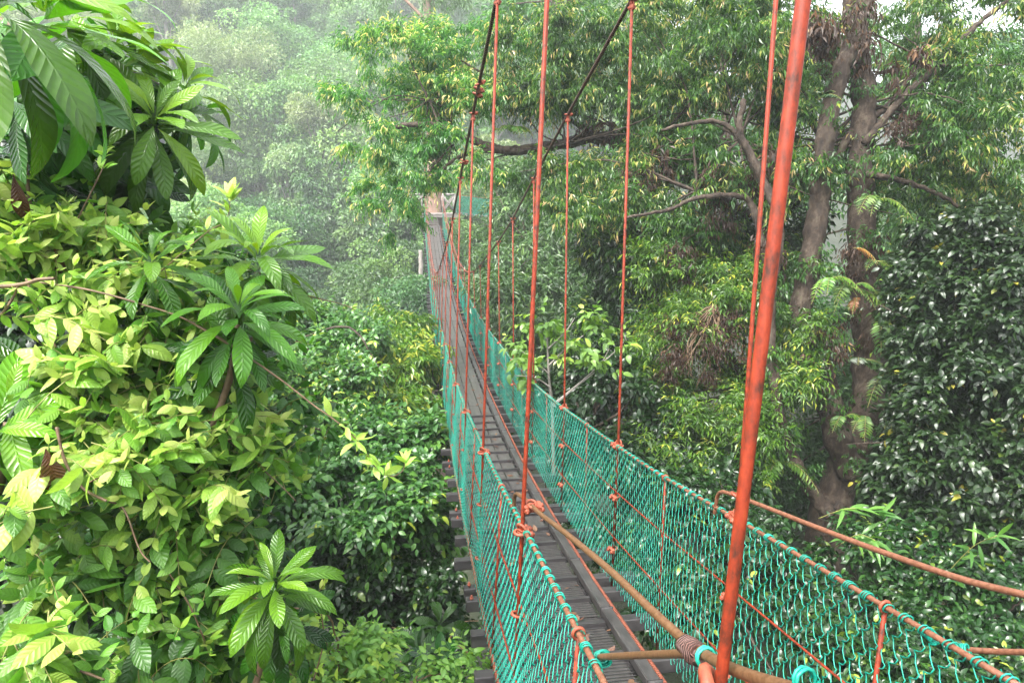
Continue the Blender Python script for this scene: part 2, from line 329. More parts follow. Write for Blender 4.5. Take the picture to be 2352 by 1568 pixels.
# ------------------------------------------------------------------ the rope bridge
def curve(tab):
    ys, zs = zip(*tab); yy = np.linspace(ys[0], ys[-1], 900); zz = np.interp(yy, ys, zs)
    k = np.exp(-np.linspace(-2, 2, 41)**2); k /= k.sum(); zp = np.pad(zz, 20, mode='reflect', reflect_type='odd'); zz = np.convolve(zp, k, 'valid')
    return lambda y: np.interp(y, yy, zz)
zdeck = curve([(-2, -1.45), (0, -1.93), (1.2, -2.17), (3, -2.53), (4.5, -2.83), (6, -3.08), (8, -3.33), (10, -3.5), (12, -3.64), (14.5, -3.75), (17, -3.82), (20, -3.84), (24, -3.68), (28, -3.35), (32, -2.92), (36, -2.38), (38.3, -2.0)])
zrail = curve([(.2, -.9), (1.2, -1.12), (1.5, -1.18), (2.57, -1.4), (3.46, -1.60), (4.41, -1.77), (6.41, -2.11), (8, -2.33), (10, -2.52), (11.64, -2.64), (13.5, -2.78), (15.3, -2.87), (17, -2.93), (20, -2.96), (24, -2.80), (28, -2.45), (32, -2.0), (36, -1.4), (40, -.5)])
zcable = curve([(-1.5, 2.8), (.8, 2.15), (4.42, 1.13), (6.28, .62), (7.98, .13), (9.88, -.44), (11.58, -.87), (13.46, -1.28), (15.24, -1.68), (16.86, -1.99), (18.5, -2.22), (20.1, -2.36), (22.5, -2.42), (26, -2.25), (30, -1.75), (34, -1.15), (37, -.65), (39, -.1), (41, 1.6)])
def xr_top(y): return 1.34
def xcab(side, y): return 1.34 if side > 0 else float(np.interp(y, [0, 4.42, 17.9, 41], [.53, .51, .44, .45]))
def xrail(side, y): return 1.34 if side > 0 else .41
def xbot(side, y): return 1.34 if side > 0 else .345

BR = empty('rope_bridge', label='long sagging footbridge with grey plank deck, teal wire netting and orange-red rods', cat='footbridge')
# deck boards: four lengthwise planks per bay
def planks():
    y = -1.6; k = 0
    edges = [.44, .60, .76, .92, 1.08]
    while y < 38.2:
        L = 1.8 if y < 36.4 else 38.3-y
        mb = MB()
        for i in range(4):
            o = rng.uniform(-.004, .004); x0, x1 = edges[i]+.007, edges[i+1]-.007
            ys = np.linspace(y+.006, y+L-.006, 4)
            V = []
            for yy in ys:
                z = float(zdeck(yy))+o
                V += [(x0, yy, z-.028), (x1, yy, z-.028), (x1, yy, z), (x0, yy, z)]
            f = [(a*4+b, a*4+(b+1) % 4, (a+1)*4+(b+1) % 4, (a+1)*4+b) for a in range(3) for b in range(4)]+[(0, 1, 2, 3), (15, 14, 13, 12)]
            mb.add(V, [q[::-1] for q in f], None, False)
        mb.build('deck_board', M['deck'], BR); y += L; k += 1
planks()
# cross beams
st = [.8+1.8*k for k in range(22)]
beams = []
for s_ in st:
    beams += [s_-.11, s_+.13, s_+.68, s_+1.2]
beams = [-.6]+[b for b in beams if b < 38]
for i, y in enumerate(beams):
    mb = MB(); L = .235+rng.uniform(-.025, .02); Rr = 1.47+rng.uniform(-.02, .09); z = float(zdeck(y))-.03-.041
    sl_ = math.atan(float(zdeck(y+.1)-zdeck(y-.1))/.2); Mx = Matrix.Rotation(sl_, 3, 'X') @ Matrix.Rotation(rng.uniform(-.02, .02), 3, 'Y')
    mb.box(((L+Rr)/2, y, z), (Rr-L, .085+rng.uniform(-.005, .012), .08), Mx)
    b = mb.build('cross_beam', M['beam'], BR)
    bm = b.modifiers.new('b', 'BEVEL'); bm.width = .006; bm.segments = 2
    if i % 4 in (1, 2) and y < 12:      # bolts of the suspended beams
        for xx in (xbot(-1, y)-.05, 1.34+.05):
            q = MB(); q.tube([(xx, y, z+.03), (xx, y, z+.075)], .007, 6); q.tube([(xx, y, z+.046), (xx, y, z+.058)], .014, 6)
            q.build('bolt', M['clamp'], b)
# kerb timbers
for side, x in ((-1, .415), (1, 1.13)):
    mb = MB(); ys = np.arange(-1.6, 38.3, .9)
    for a in ys:
        b_ = min(a+.893, 38.3); V = []
        for yy in (a, (a+b_)/2, b_):
            z = float(zdeck(yy))+.002; V += [(x-.035, yy, z), (x+.035, yy, z), (x+.035, yy, z+.06), (x-.035, yy, z+.06)]
        f = [(i*4+j, i*4+(j+1) % 4, (i+1)*4+(j+1) % 4, (i+1)*4+j) for i in range(2) for j in range(4)]+[(0, 1, 2, 3), (11, 10, 9, 8)]
        mb.add(V, [q[::-1] for q in f], None, False)
    k = mb.build('kerb_rail', M['kerb'], BR)
    bm = k.modifiers.new('b', 'BEVEL'); bm.width = .006; bm.segments = 2
# anti-slip battens and wire lattice on the near boards
y = .2
while y < 10.6:
    mb = MB(); z = float(zdeck(y))+.014; sl_ = math.atan(float(zdeck(y+.1)-zdeck(y-.1))/.2)
    mb.box((.775, y, z), (.62, .038, .03), Matrix.Rotation(sl_, 3, 'X')); mb.build('foot_batten', M['beam'], BR); y += .385+rng.uniform(-.015, .015)
mb = MB(); y = .1
while y < 7.2:
    z = float(zdeck(y))+.005; mb.tube([(.47, y, z), (1.085, y, z)], .0028, 4, False); y += .034
mb.build('grip_wire', M['beam'], BR, kind='stuff')
# steps up to the platform
for i in range(6):
    y = 38.35+i*.27; z = -2.0+.09*i; mb = MB(); mb.box((.79, y, z), (.66, .1, .04)); mb.build('step', M['palewood'], BR)
# ropes, cables, rails
def run(tabf, xf, y0, y1, n): return [(xf(y), y, float(tabf(y))) for y in np.linspace(y0, y1, n)]
for side in (-1, 1):
    c = MB(); c.tube(run(zcable, lambda y: xcab(side, y), -1.5, 17.0, 90), .0125, 10); o = c.build('main_cable', M['cable'], BR)
    c = MB(); c.tube(run(zcable, lambda y: xcab(side, y), 16.99, 41.0, 80), .014, 10); o2 = c.build('main_cable', M['cable_red'], BR)
    c = MB(); c.tube(run(zrail, lambda y: xrail(side, y), 1.1, 40, 160), .0085, 10); c.build('handrail', M['rail'], BR)
    # orange stranded rope under the beam ends
    xx = .355 if side < 0 else 1.215
    c = MB(); c.tube([(xx, y, float(zdeck(y))-.03+.018+.02*math.sin(y*3.4)*0) for y in np.linspace(-1.5, 38.3, 160)], .0145, 8); c.build('stay_rope', M['strand'], BR)
    for fr in (.34, .68):
        c = MB(); c.tube([((xrail(side, y)*fr+xbot(side, y)*(1-fr)), y, float(zrail(y))*fr+(float(zdeck(y))-.02)*(1-fr)) for y in np.linspace(.4, 38.5, 160)], .0048, 6)
        c.build('middle_wire', M['rod'], BR)

# clamp: U bolt, saddle and two nuts
def clamp_mesh(scale=1.0, name='clamp'):
    mb = MB(); s = scale
    a = np.linspace(0, math.pi, 11)
    pts = [(-.018*s, -.036*s, 0)]+[(-.018*s*math.cos(t), .018*s*math.sin(t)+.006*s, 0) for t in a]+[(.018*s, -.036*s, 0)]
    mb.tube(pts, .0055*s, 7)
    mb.box((0, -.014*s, 0), (.056*s, .013*s, .024*s)); mb.box((0, -.004*s, 0), (.034*s, .012*s, .018*s))
    for x in (-.018*s, .018*s): mb.tube([(x, -.021*s, 0), (x, -.031*s, 0)], .0105*s, 6)
    return mb
cproto = {}
def clamp(parent, loc, rz, rx=0, s=1.0, name='clamp'):
    key = (round(s, 2), name)
    if key not in cproto:
        o = clamp_mesh(s).build(name, M['clamp'], parent); cproto[key] = o
    else:
        o = cproto[key].copy(); C.objects.link(o); o.parent = parent
    o.location = Vector(loc); o.rotation_euler = (rx, 0, rz); return o
# hangers
for side in (-1, 1):
    for k, y in enumerate(st):
        if y > 38: continue
        zt, zb = float(zcable(y)), float(zdeck(y))-.17
        a = np.array((xcab(side, y), y, zt)); m_ = np.array((xrail(side, y)+side*.0+(-.014 if side < 0 else .014), y, float(zrail(y)))); b = np.array((xbot(side, y), y, zb))
        if m_[2] > zt-.02: m_ = (a+b)/2
        mb = MB(); mb.tube([a, m_, b], .009 if y < 12 else .0095, 10)
        h = mb.build('hanger_rod', M['rod'], BR)
        clamp(h, a, math.pi/2, 0, 1.15); clamp(h, a-np.array([0, .0, .035]), math.pi/2+.5, math.pi/2, .9)
        clamp(h, m_, -side*math.pi/2, 0, 1.35); clamp(h, m_+np.array([0, 0, .012]), -side*math.pi/2+.7, 1.2, 1.2)
        if y < 16:
            for fr in (.34, .68):
                clamp(h, b*(1-fr)+m_*fr, -side*math.pi/2+.3, .3, 1.2)
        # rod end under the beam
# doubled splice clamps on the left main cable
for yy in (5.62, 5.72, 5.82, 7.42, 7.50):
    clamp(bpy.data.objects['main_cable'], (xcab(-1, yy), yy, float(zcable(yy))), math.pi/2+rng.uniform(-.4, .4), rng.uniform(-.5, .5), 1.35)
# intermediate netting posts
for side in (-1, 1):
    for k in range(-1, 21):
        y = 1.64+1.8*(k) if k >= 0 else 1.58
        if k < 0: continue
        if y > 37: continue
        t_ = np.array((xrail(side, y), y, float(zrail(y))-.012)); b = np.array((xbot(side, y), y, float(zdeck(y))-.12))
        mb = MB(); mb.tube([t_, b], .0072, 8); p_ = mb.build('netting_post', M['rod'], BR)
        q = MB(); an = np.linspace(0, 2*math.pi, 13); q.tube([(t_[0]+.016*math.cos(t), t_[1], t_[2]+.012+.018*math.sin(t)) for t in an], .0055, 6, False); q.build('loop', M['clamp'], p_)
# netting
def net(side):
    mb = MB(); y = .30; i = 0; pitch = .044
    while y < 38.4:
        far = y > 16
        top, bot = float(zrail(y)), float(zdeck(y))-.03; H = top-bot
        n = max(6, int(round(H/(.044 if y < 12 else .05)))); ph = i % 2
        zz = np.linspace(0, 1, n+1); pts = []
        amp = pitch*.54
        for j, t in enumerate(zz):
            sg = 1 if (j+ph) % 2 else -1; off = amp*sg
            x = xrail(side, y)*(1-t)+xbot(side, y)*t
            bulge = .02*math.sin(t*math.pi)*math.sin(y*3.49)*side
            jy = rng.uniform(-.002, .002)
            if not far:      # each strand hooks round its neighbour, then runs down in a long curve
                pts.append((x+bulge+.006*sg, y+off+jy, top-H*t+.006))
                if j < n:
                    pts.append((x+bulge+.009*sg, y+off*.86+jy, top-H*(t+.16/n)))
                    pts.append((x+bulge, y+off*.25, top-H*(t+.50/n))); pts.append((x+bulge-.007*sg, y-off*.62, top-H*(t+.82/n)))
            else: pts.append((x+bulge, y+off+jy, top-H*t))
        mb.tube(pts, .0021 if y < 9 else .0028, 4 if y < 9 else 3, False); y += pitch; i += 1
    return mb.build('wire_netting', M['net'], BR)
for side in (-1, 1): net(side)
for side in (-1, 1):      # lacing round the handrail
    mb = MB(); y = .45 if side > 0 else 1.45; a = y
    while y < 20:
        turns = 2 if rng.random() < .7 else 3; pts = []
        for t in np.linspace(0, turns*2*math.pi, turns*(10 if y < 6 else 6)+1):
            yy = y+.03*t/(turns*2*math.pi); rr = .0135+rng.uniform(0, .002)
            pts.append((xrail(side, yy)+rr*math.cos(t), yy, float(zrail(yy))+rr*math.sin(t)))
        mb.tube(pts, .0024, 4, False); y += .083+rng.uniform(-.01, .012)
    mb.build('lacing', M['net'], BR, kind='stuff')
# upper approach bars near the camera
def bar(pts, r=.009, name='approach_bar', mat='bar'):
    pts = np.array(pts, float); t = np.linspace(0, len(pts)-1, len(pts)*6)
    s = np.stack([np.interp(t, range(len(pts)), pts[:, k]) for k in range(3)], 1)
    ker = np.ones(5)/5; q = np.stack([np.convolve(np.pad(s[:, k], 2, mode='edge'), ker, 'valid') for k in range(3)], 1); q[0], q[-1] = s[0], s[-1]
    mb = MB(); mb.tube(q, r, 12); return mb.build(name, M[mat], BR)
xb = .435
b1 = bar([(xb-.02, 3.0, -1.56), (xb-.02, 2.98, -1.40), (xb, 2.75, -1.335), (xb, 2.45, -1.245), (xb+.005, 1.96, -1.075), (xb+.01, 1.47, -.915), (xb+.01, 1.16, -.825), (xb+.01, .97, -.765), (xb, .80, -.675), (xb, .62, -.565), (xb, .42, -.46)], .0092)
b2 = bar([(1.34, 2.80, -1.50), (1.34, 2.78, -1.36), (1.34, 2.59, -1.30), (1.34, 1.84, -1.10), (1.34, 1.4, -.97), (1.34, 1.22, -.9), (1.34, .8, -.72)], .009, mat='rail')
b3 = bar([tuple(P(1372, 1508, 1.80)), tuple(P(1480, 1503, 1.46)), tuple(P(1600, 1499, 1.16))], .0082)
b4 = bar([tuple(P(2196, 1490, 1.93)), tuple(P(2300, 1496, 1.83)), tuple(P(2420, 1498, 1.7))], .0082, mat='rail')
clamp(b1, (xb, 2.60, -1.29), 0, .4, 1.2, 'clamp'); clamp(b1, (xb+.01, 2.57, -1.28), 1.5, .2, 1.1)
clamp(b2, (1.34, 2.59, -1.30), math.pi/2, .5, 1.2)
# tape wrap and teal wire wraps
q = MB(); c0 = P(1590, 1492, 1.16)
d0 = norm(np.array(P(1555, 1455, 1.21)-P(1630, 1512, 1.10))); 
q.tube([c0+d0*.034, c0+d0*.028, c0+d0*.01, c0-d0*.008, c0-d0*.026, c0-d0*.03], [.010, .0165, .019, .0215, .0185, .011], 14, wob=.08); q.build('tape_wrap', M['tape'], b1)
def wrap(center, axis, n, r, parent, pit=.006, wr=.0028):
    axis = norm(np.array(axis, float)); a = norm(np.cross(axis, [0, 0, 1.])); b = np.cross(axis, a); pts = []
    for t in np.linspace(0, n*2*math.pi, n*12): pts.append(center+axis*(t/(2*math.pi)-n/2)*pit+(a*math.cos(t)+b*math.sin(t))*(r+rng.uniform(0, .0015)))
    mb = MB(); mb.tube(pts, wr, 5, False); mb.build('wire_wrap', M['net'], parent)
wrap(P(1622, 1510, 1.11), d0, 2, .0155, b1); wrap(P(1850, 1563, .82), d0, 2, .0135, b1)
wrap(P(1380, 1508, 1.79), P(1480, 1503, 1.6)-P(1380, 1508, 1.79), 5, .0135, b3); wrap(P(1385, 1512, 1.79), (0, 1, .2), 4, .019, b3)
wrap(P(2140, 1460, 1.95), (0, 1, .1), 6, .014, b4); wrap(P(2210, 1490, 1.9), P(2300, 1496, 1.83)-P(2196, 1490, 1.93), 5, .0125, b4)
# big near clamp where the closest hanger meets the bar
g = clamp_mesh(1.9).build('end_clamp', M['clamp'], b1); g.location = Vector(P(1650, 1612, .98)); g.rotation_euler = (1.1, .2, 1.2)
g = clamp_mesh(1.7).build('end_clamp', M['clamp'], b1); g.location = Vector(P(1700, 1650, .98)); g.rotation_euler = (.1, 1.4, .2)

# ------------------------------------------------------------------ far tree platform and second bridge
PF = empty('tree_platform', label='weathered timber viewing platform with cross-braced railing around the far trunk', cat='platform')
py, pz = 40.6, -1.36
mb = MB()
for i in range(14): mb.box((-.35+i*.18+.09, py, pz-.04), (.165, 1.9, .05))
mb.build('floor', M['palewood'], PF)
for yy in (py-.93, py, py+.93):
    mb = MB(); mb.box((.9, yy, pz-.15), (2.7, .1, .14)); mb.build('joist', M['palewood'], PF)
def rb(a, b, w_, name):
    mb = MB(); mb.tube([a, b], w_, 4); return mb.build(name, M['palewood'], PF)
for xx in (-.4, .25, 1.45, 2.1):
    for yy in (py-.9, py+.9): rb((xx, yy, pz), (xx, yy, pz+1.1), .06, 'post')
for yy in (py-.9, py+.9):
    for x0, x1 in ((-.4, .25), (1.45, 2.1)):
        rb((x0, yy, pz+1.05), (x1, yy, pz+1.05), .055, 'top_rail'); rb((x0, yy, pz+.05), (x1, yy, pz+1), .042, 'brace'); rb((x1, yy-.02, pz+.05), (x0, yy-.02, pz+1), .042, 'brace')
for xx in (-.4, 2.1):
    rb((xx, py-.9, pz+1.05), (xx, py+.9, pz+1.05), .055, 'top_rail'); rb((xx, py-.9, pz+.05), (xx, py+.9, pz+1), .042, 'brace')
for xx, s_ in ((-.2, -1), (1.9, 1)): rb((xx, py-.6, pz-.2), (.86+s_*.3, py+.1, pz-1.7), .05, 'strut')
SB = empty('second_rope_bridge', label='distant teal-netted rope bridge leading right from the far tree platform', cat='footbridge')
z2 = lambda x: -1.3-.33*math.sin(min(1, (x-2.1)/9)*math.pi)
for yy in (40.3, 41.1):
    mb = MB(); x = 2.1; i = 0
    while x < 9:
        t = z2(x)+.95; b = z2(x)-.1; pts = [(x+(.06 if (j+i) % 2 else -.06), yy, t+(b-t)*j/9) for j in range(10)]; mb.tube(pts, .011, 3, False); x += .06; i += 1
    mb.build('wire_netting', M['net'], SB)
    mb = MB(); mb.tube([(x, yy, z2(x)+.97) for x in np.linspace(2.1, 9, 20)], .014, 6); mb.build('handrail', M['rail'], SB)
mb = MB()
for x in np.arange(2.2, 9, .3): mb.box((x, 40.7, z2(x)-.05), (.12, 1.1, .07))
mb.build('deck', M['palewood'], SB)

# ------------------------------------------------------------------ vegetation
def smooth(pts, n=8):
    pts = np.array(pts, float); t = np.linspace(0, len(pts)-1, (len(pts)-1)*n+1); idx = np.clip(t.astype(int), 0, len(pts)-2); f = (t-idx)[:, None]
    p0 = pts[np.maximum(idx-1, 0)]; p1 = pts[idx]; p2 = pts[idx+1]; p3 = pts[np.minimum(idx+2, len(pts)-1)]
    return .5*((2*p1)+(-p0+p2)*f+(2*p0-5*p1+4*p2-p3)*f**2+(-p0+3*p1-3*p2+p3)*f**3)
def limb(mb, pts, r0, r1, n=9, jit=0, wob=.08):
    q = smooth(pts, 9)
    if jit: q[1:-1] += rng.normal(size=(len(q)-2, 3))*jit*.6
    r = np.linspace(r0, r1, len(q))*(1+.05*rng.normal(size=len(q)).clip(-1, 1)+.06*np.sin(np.arange(len(q))*.9))
    mb.tube(q, r, n, True, wob=wob)
def px(seq, d): return [P(u, v, d if len(z) == 0 else z[0]) for u, v, *z in seq]
def branchlets(mb, blobs, root, n, r0, r1):
    """thin limbs fanning from a root point into the crown lobes"""
    for _ in range(n):
        b = blobs[rng.integers(len(blobs))]; e = b[0]+rng.normal(size=3)*b[1]*.45; m_ = (root+e)/2+rng.normal(size=3)*.18*np.linalg.norm(e-root)*.5
        limb(mb, [root, m_, e], r0, r1, 5, .01)

# ---------- A: the feathery-leaved tree on the right, with epiphytes
TA = empty('feathery_tree', label='large moss-covered forest tree with drooping narrow leaves, forked trunk right of the bridge', cat='tree')
mb = MB()
dA = 10.5
limb(mb, px([(1860, 1700), (1885, 1400), (1895, 1230), (1925, 1120), (1960, 1020), (1990, 930), (1998, 800), (1985, 650), (1978, 500), (1975, 380), (1985, 240), (1970, 120), (1960, -20), (1985, -300)], dA), .32, .13, 16, .012, .06)
limb(mb, px([(1960, 1090), (1925, 1010), (1900, 900), (1862, 800), (1838, 720), (1860, 600), (1880, 480), (1895, 330), (1925, 180), (1975, 60), (2000, -60)], dA-.3), .20, .12, 14, .012, .06)
limb(mb, px([(1905, 1180), (1860, 1120), (1820, 1050), (1790, 960), (1775, 850), (1770, 700), (1790, 520), (1745, 400), (1700, 300), (1710, 230)], dA-.8), .11, .04, 9, .015)
limb(mb, px([(1985, 330), (2060, 240), (2150, 150), (2210, 90), (2290, 20), (2420, -60)], dA-.2), .06, .03, 9, .01)
limb(mb, px([(1900, 400), (1960, 300), (2030, 250), (2120, 150)], dA), .07, .035, 8, .01)
limb(mb, px([(1990, 400), (2090, 420), (2180, 460), (2280, 540)], dA-.3), .05, .02, 7, .01)
limb(mb, px([(1790, 480), (1740, 400), (1700, 320), (1650, 280), (1580, 285), (1520, 300)], dA-.6), .06, .02, 8, .01)
limb(mb, px([(1770, 640), (1730, 480), (1690, 450), (1600, 455), (1540, 480), (1440, 500)], dA-.4), .06, .02, 8, .01)
limb(mb, px([(1860, 560), (1720, 500), (1600, 420), (1480, 340), (1380, 315), (1300, 330), (1200, 345), (1140, 342), (1080, 320), (1010, 290), (940, 287), (890, 300)], 13), .16, .04, 10, .012)
limb(mb, px([(1160, 345, 13), (1090, 350, 13), (1040, 370, 13), (1000, 410, 13.2), (975, 450, 13.4)]   , 13), .055, .02, 8, .01)
limb(mb, px([(1010, 290, 13), (985, 230, 13), (960, 180, 13), (935, 120, 13.2)], 13), .03, .01, 6, .01)
limb(mb, px([(1380, 320), (1250, 240), (1130, 180), (1060, 140)], 13), .05, .015, 7, .01)
limb(mb, px([(2100, 120), (2070, 200), (2060, 330), (2080, 450)], 12), .03, .015, 6, .01)
tw_roots = [((1985, 240), 14), ((1895, 330), 14), ((1700, 320), 12), ((1600, 440), 12), ((1480, 340), 10), ((2150, 150), 14), ((1300, 330), 8)]
Bs = []
def BA(*a): Bs.append(blob_w(*a)); return Bs[-1]
# left spray reaching over the bridge
spray = [blob_w(*a) for a in [(900, 140, 13.5, 100, 62, 1.0), (830, 220, 13.2, 60, 45, .7), (855, 300, 13, 85, 40, .8), (905, 240, 13.5, 75, 50, .8), (985, 180, 13, 80, 70, 1),
      (1010, 110, 13.5, 90, 45, 1), (1060, 240, 13, 80, 60, 1), (1000, 330, 13, 70, 35, .8), (930, 375, 13, 80, 45, .9), (870, 440, 13.3, 70, 35, .7), (925, 500, 13.6, 60, 45, .7), (1100, 400, 13, 55, 40, .8),
      (1130, 110, 13.3, 90, 70, 1.1), (990, 260, 13.6, 45, 50, .7), (995, 390, 13.6, 40, 35, .6), (985, 330, 13.8, 40, 50, .5), (1040, 170, 13.6, 70, 60, .8), (990, 130, 14, 40, 60, .5), (1000, 210, 14, 40, 50, .5), (1120, 250, 13, 80, 50, 1), (985, 440, 12.8, 45, 25, .5)]]
upper = [blob_w(*a) for a in [(1230, 130, 12.5, 100, 80, 1.4), (1230, 250, 13, 90, 60, 1), (1340, 90, 12.5, 100, 75, 1.4), (1330, 210, 12.5, 100, 60, 1.2), (1450, 160, 12, 110, 80, 1.4), (1500, 60, 12, 120, 60, 1.4),
      (1460, 270, 12, 90, 45, 1), (1560, 230, 11.5, 110, 70, 1.3), (1640, 120, 11, 120, 85, 1.4), (1650, 20, 11.5, 130, 60, 1.4), (1760, 200, 11, 90, 80, 1.2), (1780, 70, 11, 110, 80, 1.4), (1270, 410, 12.5, 95, 55, 1),
      (1400, 400, 12, 90, 50, 1), (1520, 370, 11.5, 95, 50, 1.1), (1640, 350, 11, 80, 45, 1), (1480, 480, 11.5, 110, 55, 1.1), (1350, 500, 12, 90, 50, 1), (1600, 540, 11, 100, 55, 1.1), (1700, 440, 10.8, 80, 50, .9),
      (1860, 130, 11.3, 70, 70, .9), (1830, 280, 11.0, 70, 55, .8), (1960, 330, 11.2, 90, 40, .8), (1910, 430, 11.2, 80, 40, .8), (1800, 420, 10.6, 70, 60, .9),
      (2110, 60, 11.4, 100, 60, 1.3), (2200, 180, 10.5, 110, 60, 1.3), (2140, 250, 10.6, 100, 50, 1.1), (2250, 60, 11, 110, 60, 1.3), (2320, 200, 10.5, 90, 90, 1.4), (2220, 310, 10.2, 120, 60, 1.3), (2100, 350, 10, 90, 45, 1),
      (2330, 360, 10.2, 90, 70, 1.2), (2200, 420, 10.8, 110, 55, 1.2), (2300, 480, 11, 90, 45, 1.2), (2090, 470, 10.5, 70, 40, .8)]]
for (uv, n) in tw_roots:
    dd = 12.5 if uv[0] < 1500 else 10.6
    branchlets(mb, [b for b in spray+upper if abs(np.dot(b[0]-P(uv[0], uv[1], dd), RT)) < 2.6], P(uv[0], uv[1], dd), n, .022, .006)
branchlets(mb, spray[:10], P(985, 230, 13), 9, .014, .004); branchlets(mb, spray[6:], P(1040, 330, 13), 8, .014, .004)
mb.build('trunk', M['bark'], TA)
crown('crown', G['feather'], spray, 4200, 8, .32, .10, .25, parent=TA, sag=.75, clump=.22, young=.30, shell=3.4, vlo=.12)
crown('crown', G['feather'], upper, 15500, 9, .34, .10, .25, parent=TA, sag=.8, clump=.19, young=.26, shell=2.6)
crown('crown', G['feather'], [blob_w(*a) for a in [(990, 110, 14.2, 40, 45, .5), (995, 190, 14.2, 40, 45, .5), (1000, 260, 14.2, 40, 40, .5), (1000, 330, 14.2, 36, 36, .5), (998, 395, 14.2, 34, 26, .4)]], 900, 8, .26, .09, .26, parent=TA, sag=.7, clump=.3, young=.12)
crown('dry_foliage', G['brown'], [blob_w(*a) for a in [(1640, 400, 10.6, 40, 60, .3), (1860, 120, 9.9, 35, 60, .3), (1380, 308, 12.8, 42, 14, .3), (1745, 380, 10.4, 25, 70, .3), (1520, 375, 11, 20, 15, .2), (2070, 150, 10, 25, 30, .3), (1780, 560, 10.2, 30, 40, .3)]], 420, 6, .22, .12, .3, parent=TA, sag=1.6)

climb = [blob_w(u, v_, d_, 34, 52, .22) for (u, v_, d_) in [(1975, 420, 10.2), (1990, 560, 10.2), (2000, 700, 10.2), (2010, 820, 10.2), (1985, 940, 10.2), (1960, 1040, 10.1), (1860, 620, 9.9), (1845, 740, 9.9), (1870, 840, 9.9), (1905, 950, 9.9), (1775, 700, 9.5), (1780, 860, 9.5), (1790, 1000, 9.5), (1830, 1090, 9.5), (1900, 400, 9.9), (1925, 200, 9.9), (1980, 200, 10.2), (1965, 80, 10.2)]]
crown('climbing_leaves', G['midgreen'], climb, 620, 6, .16, .07, .4, parent=TA, sag=.9, vhi=.9, young=.12, clump=.5)
crown('dry_fringe', G['brown'], [blob_w(u, v_, d_, 40, 46, .2) for (u, v_, d_) in [(1985, 600, 10.1), (1995, 740, 10.1), (1875, 800, 9.8), (1965, 40, 10.1), (1985, 130, 10.1), (1925, 130, 9.9), (1480, 420, 11.2), (1560, 620, 10.6), (1640, 500, 10.6), (2075, 330, 10.3)]], 700, 5, .2, .09, .28, parent=TA, sag=1.5, clump=.5)
# ferns rooted on its trunks
def fern(u, v, d, L, n, dy, mat='midgreen', tilt=0, lbl='', name='epiphyte_fern', grp='ferns growing on the big trunk'):
    R = empty(name, label=lbl, cat='fern', group=grp); c = P(u, v, d)
    for k in range(n):
        T = MB(); O = []; Dr = []; Nn = []; LL = []
        a = rng.uniform(0, 2*math.pi); out = norm(np.array([math.cos(a)*.8, -.6+.3*math.sin(a), rng.uniform(.0, .6)+tilt]))
        l = L*rng.uniform(.7, 1.2); s = np.linspace(0, 1, 14); pts = c+out*(s[:, None]*l)+np.array([0, 0, -1])*(s[:, None]**2*l*dy)
        T.tube(pts, .003, 4, False); st_ = T.build('rachis', M['greenstem'], R); tg = norm(np.gradient(pts, axis=0)); sd_ = norm(np.cross(tg, [0, 0, 1.]))
        for i in range(2, 14):
            for sg in (-1, 1):
                O.append(pts[i]); Dr.append(sd_[i]*sg+tg[i]*.5); Nn.append(np.cross(sd_[i], tg[i])*1+np.array([0, 0, .3])); LL.append(l*.26*math.sin(math.pi*(s[i]*.85+.12)))
        leaves('frond', G[mat], np.array(O), np.array(Dr), np.array(Nn), np.array(LL), np.array(LL)*.33, 'tiny', .35+.4*rng.random(len(O)), .3, parent=R)
    return R
fl = [((1955, 660), 9.9, .55, 5, 'midgreen', 'broad green fern fanning left of the orange fronds on the trunk'),
      ((2010, 600), 9.9, .45, 4, 'midgreen', 'green fern jutting right from the upper trunk above the orange fronds'),
      ((1905, 640), 9.8, .5, 4, 'yellowish', 'yellow-green fern hanging between the two trunk stems'),
      ((2020, 740), 9.8, .55, 5, 'midgreen', 'green fern on the right side of the trunk below the orange fronds'),
      ((1970, 830), 9.8, .5, 4, 'glossy', 'dark fern tuft halfway up the right-hand stem'),
      ((2030, 860), 9.8, .5, 4, 'midgreen', 'fern drooping right of the trunk at mid height'),
      ((1935, 960), 9.8, .45, 3, 'midgreen', 'small hanging fern in the fork of the trunk, left one of two'),
      ((1985, 960), 9.7, .45, 3, 'midgreen', 'small hanging fern in the fork of the trunk, right one of two'),
      ((2045, 950), 9.8, .5, 4, 'glossy', 'glossy fern beside the fork, against the dark shrub'),
      ((2010, 460), 9.8, .6, 4, 'midgreen', 'pale long-fronded fern arching right from the stem below the crown'),
      ((1880, 230), 9.7, .45, 5, 'glossy', 'dark bird-nest-like fern high between the stems'),
      ((1790, 1060), 9.6, .6, 6, 'midgreen', 'feathery fern low on the thin left stem'),
      ((1960, 570), 9.8, .34, 3, 'orange', 'orange dying fern on the upper right-hand stem'),
      ((1965, 690), 9.8, .26, 3, 'orange', 'orange dying fern hanging beside the right-hand stem at mid height'),
      ((1180, 300), 12.6, .55, 6, 'midgreen', 'lobed upright fern on the mossy branch above the far bridge end'),
      ((1150, 300), 12.9, .5, 4, 'yellowish', 'yellow-green fern at the tip of the mossy branch'),
      ((1390, 290), 12.4, .4, 6, 'brown', 'brownish fern tuft on the thick dark part of the long branch')]
for (uv, d, L, n, m_, lb) in fl: fern(uv[0], uv[1], d, L, n, .9 if m_ != 'glossy' else .6, m_, 0 if uv[1] > 320 else .5, lb)

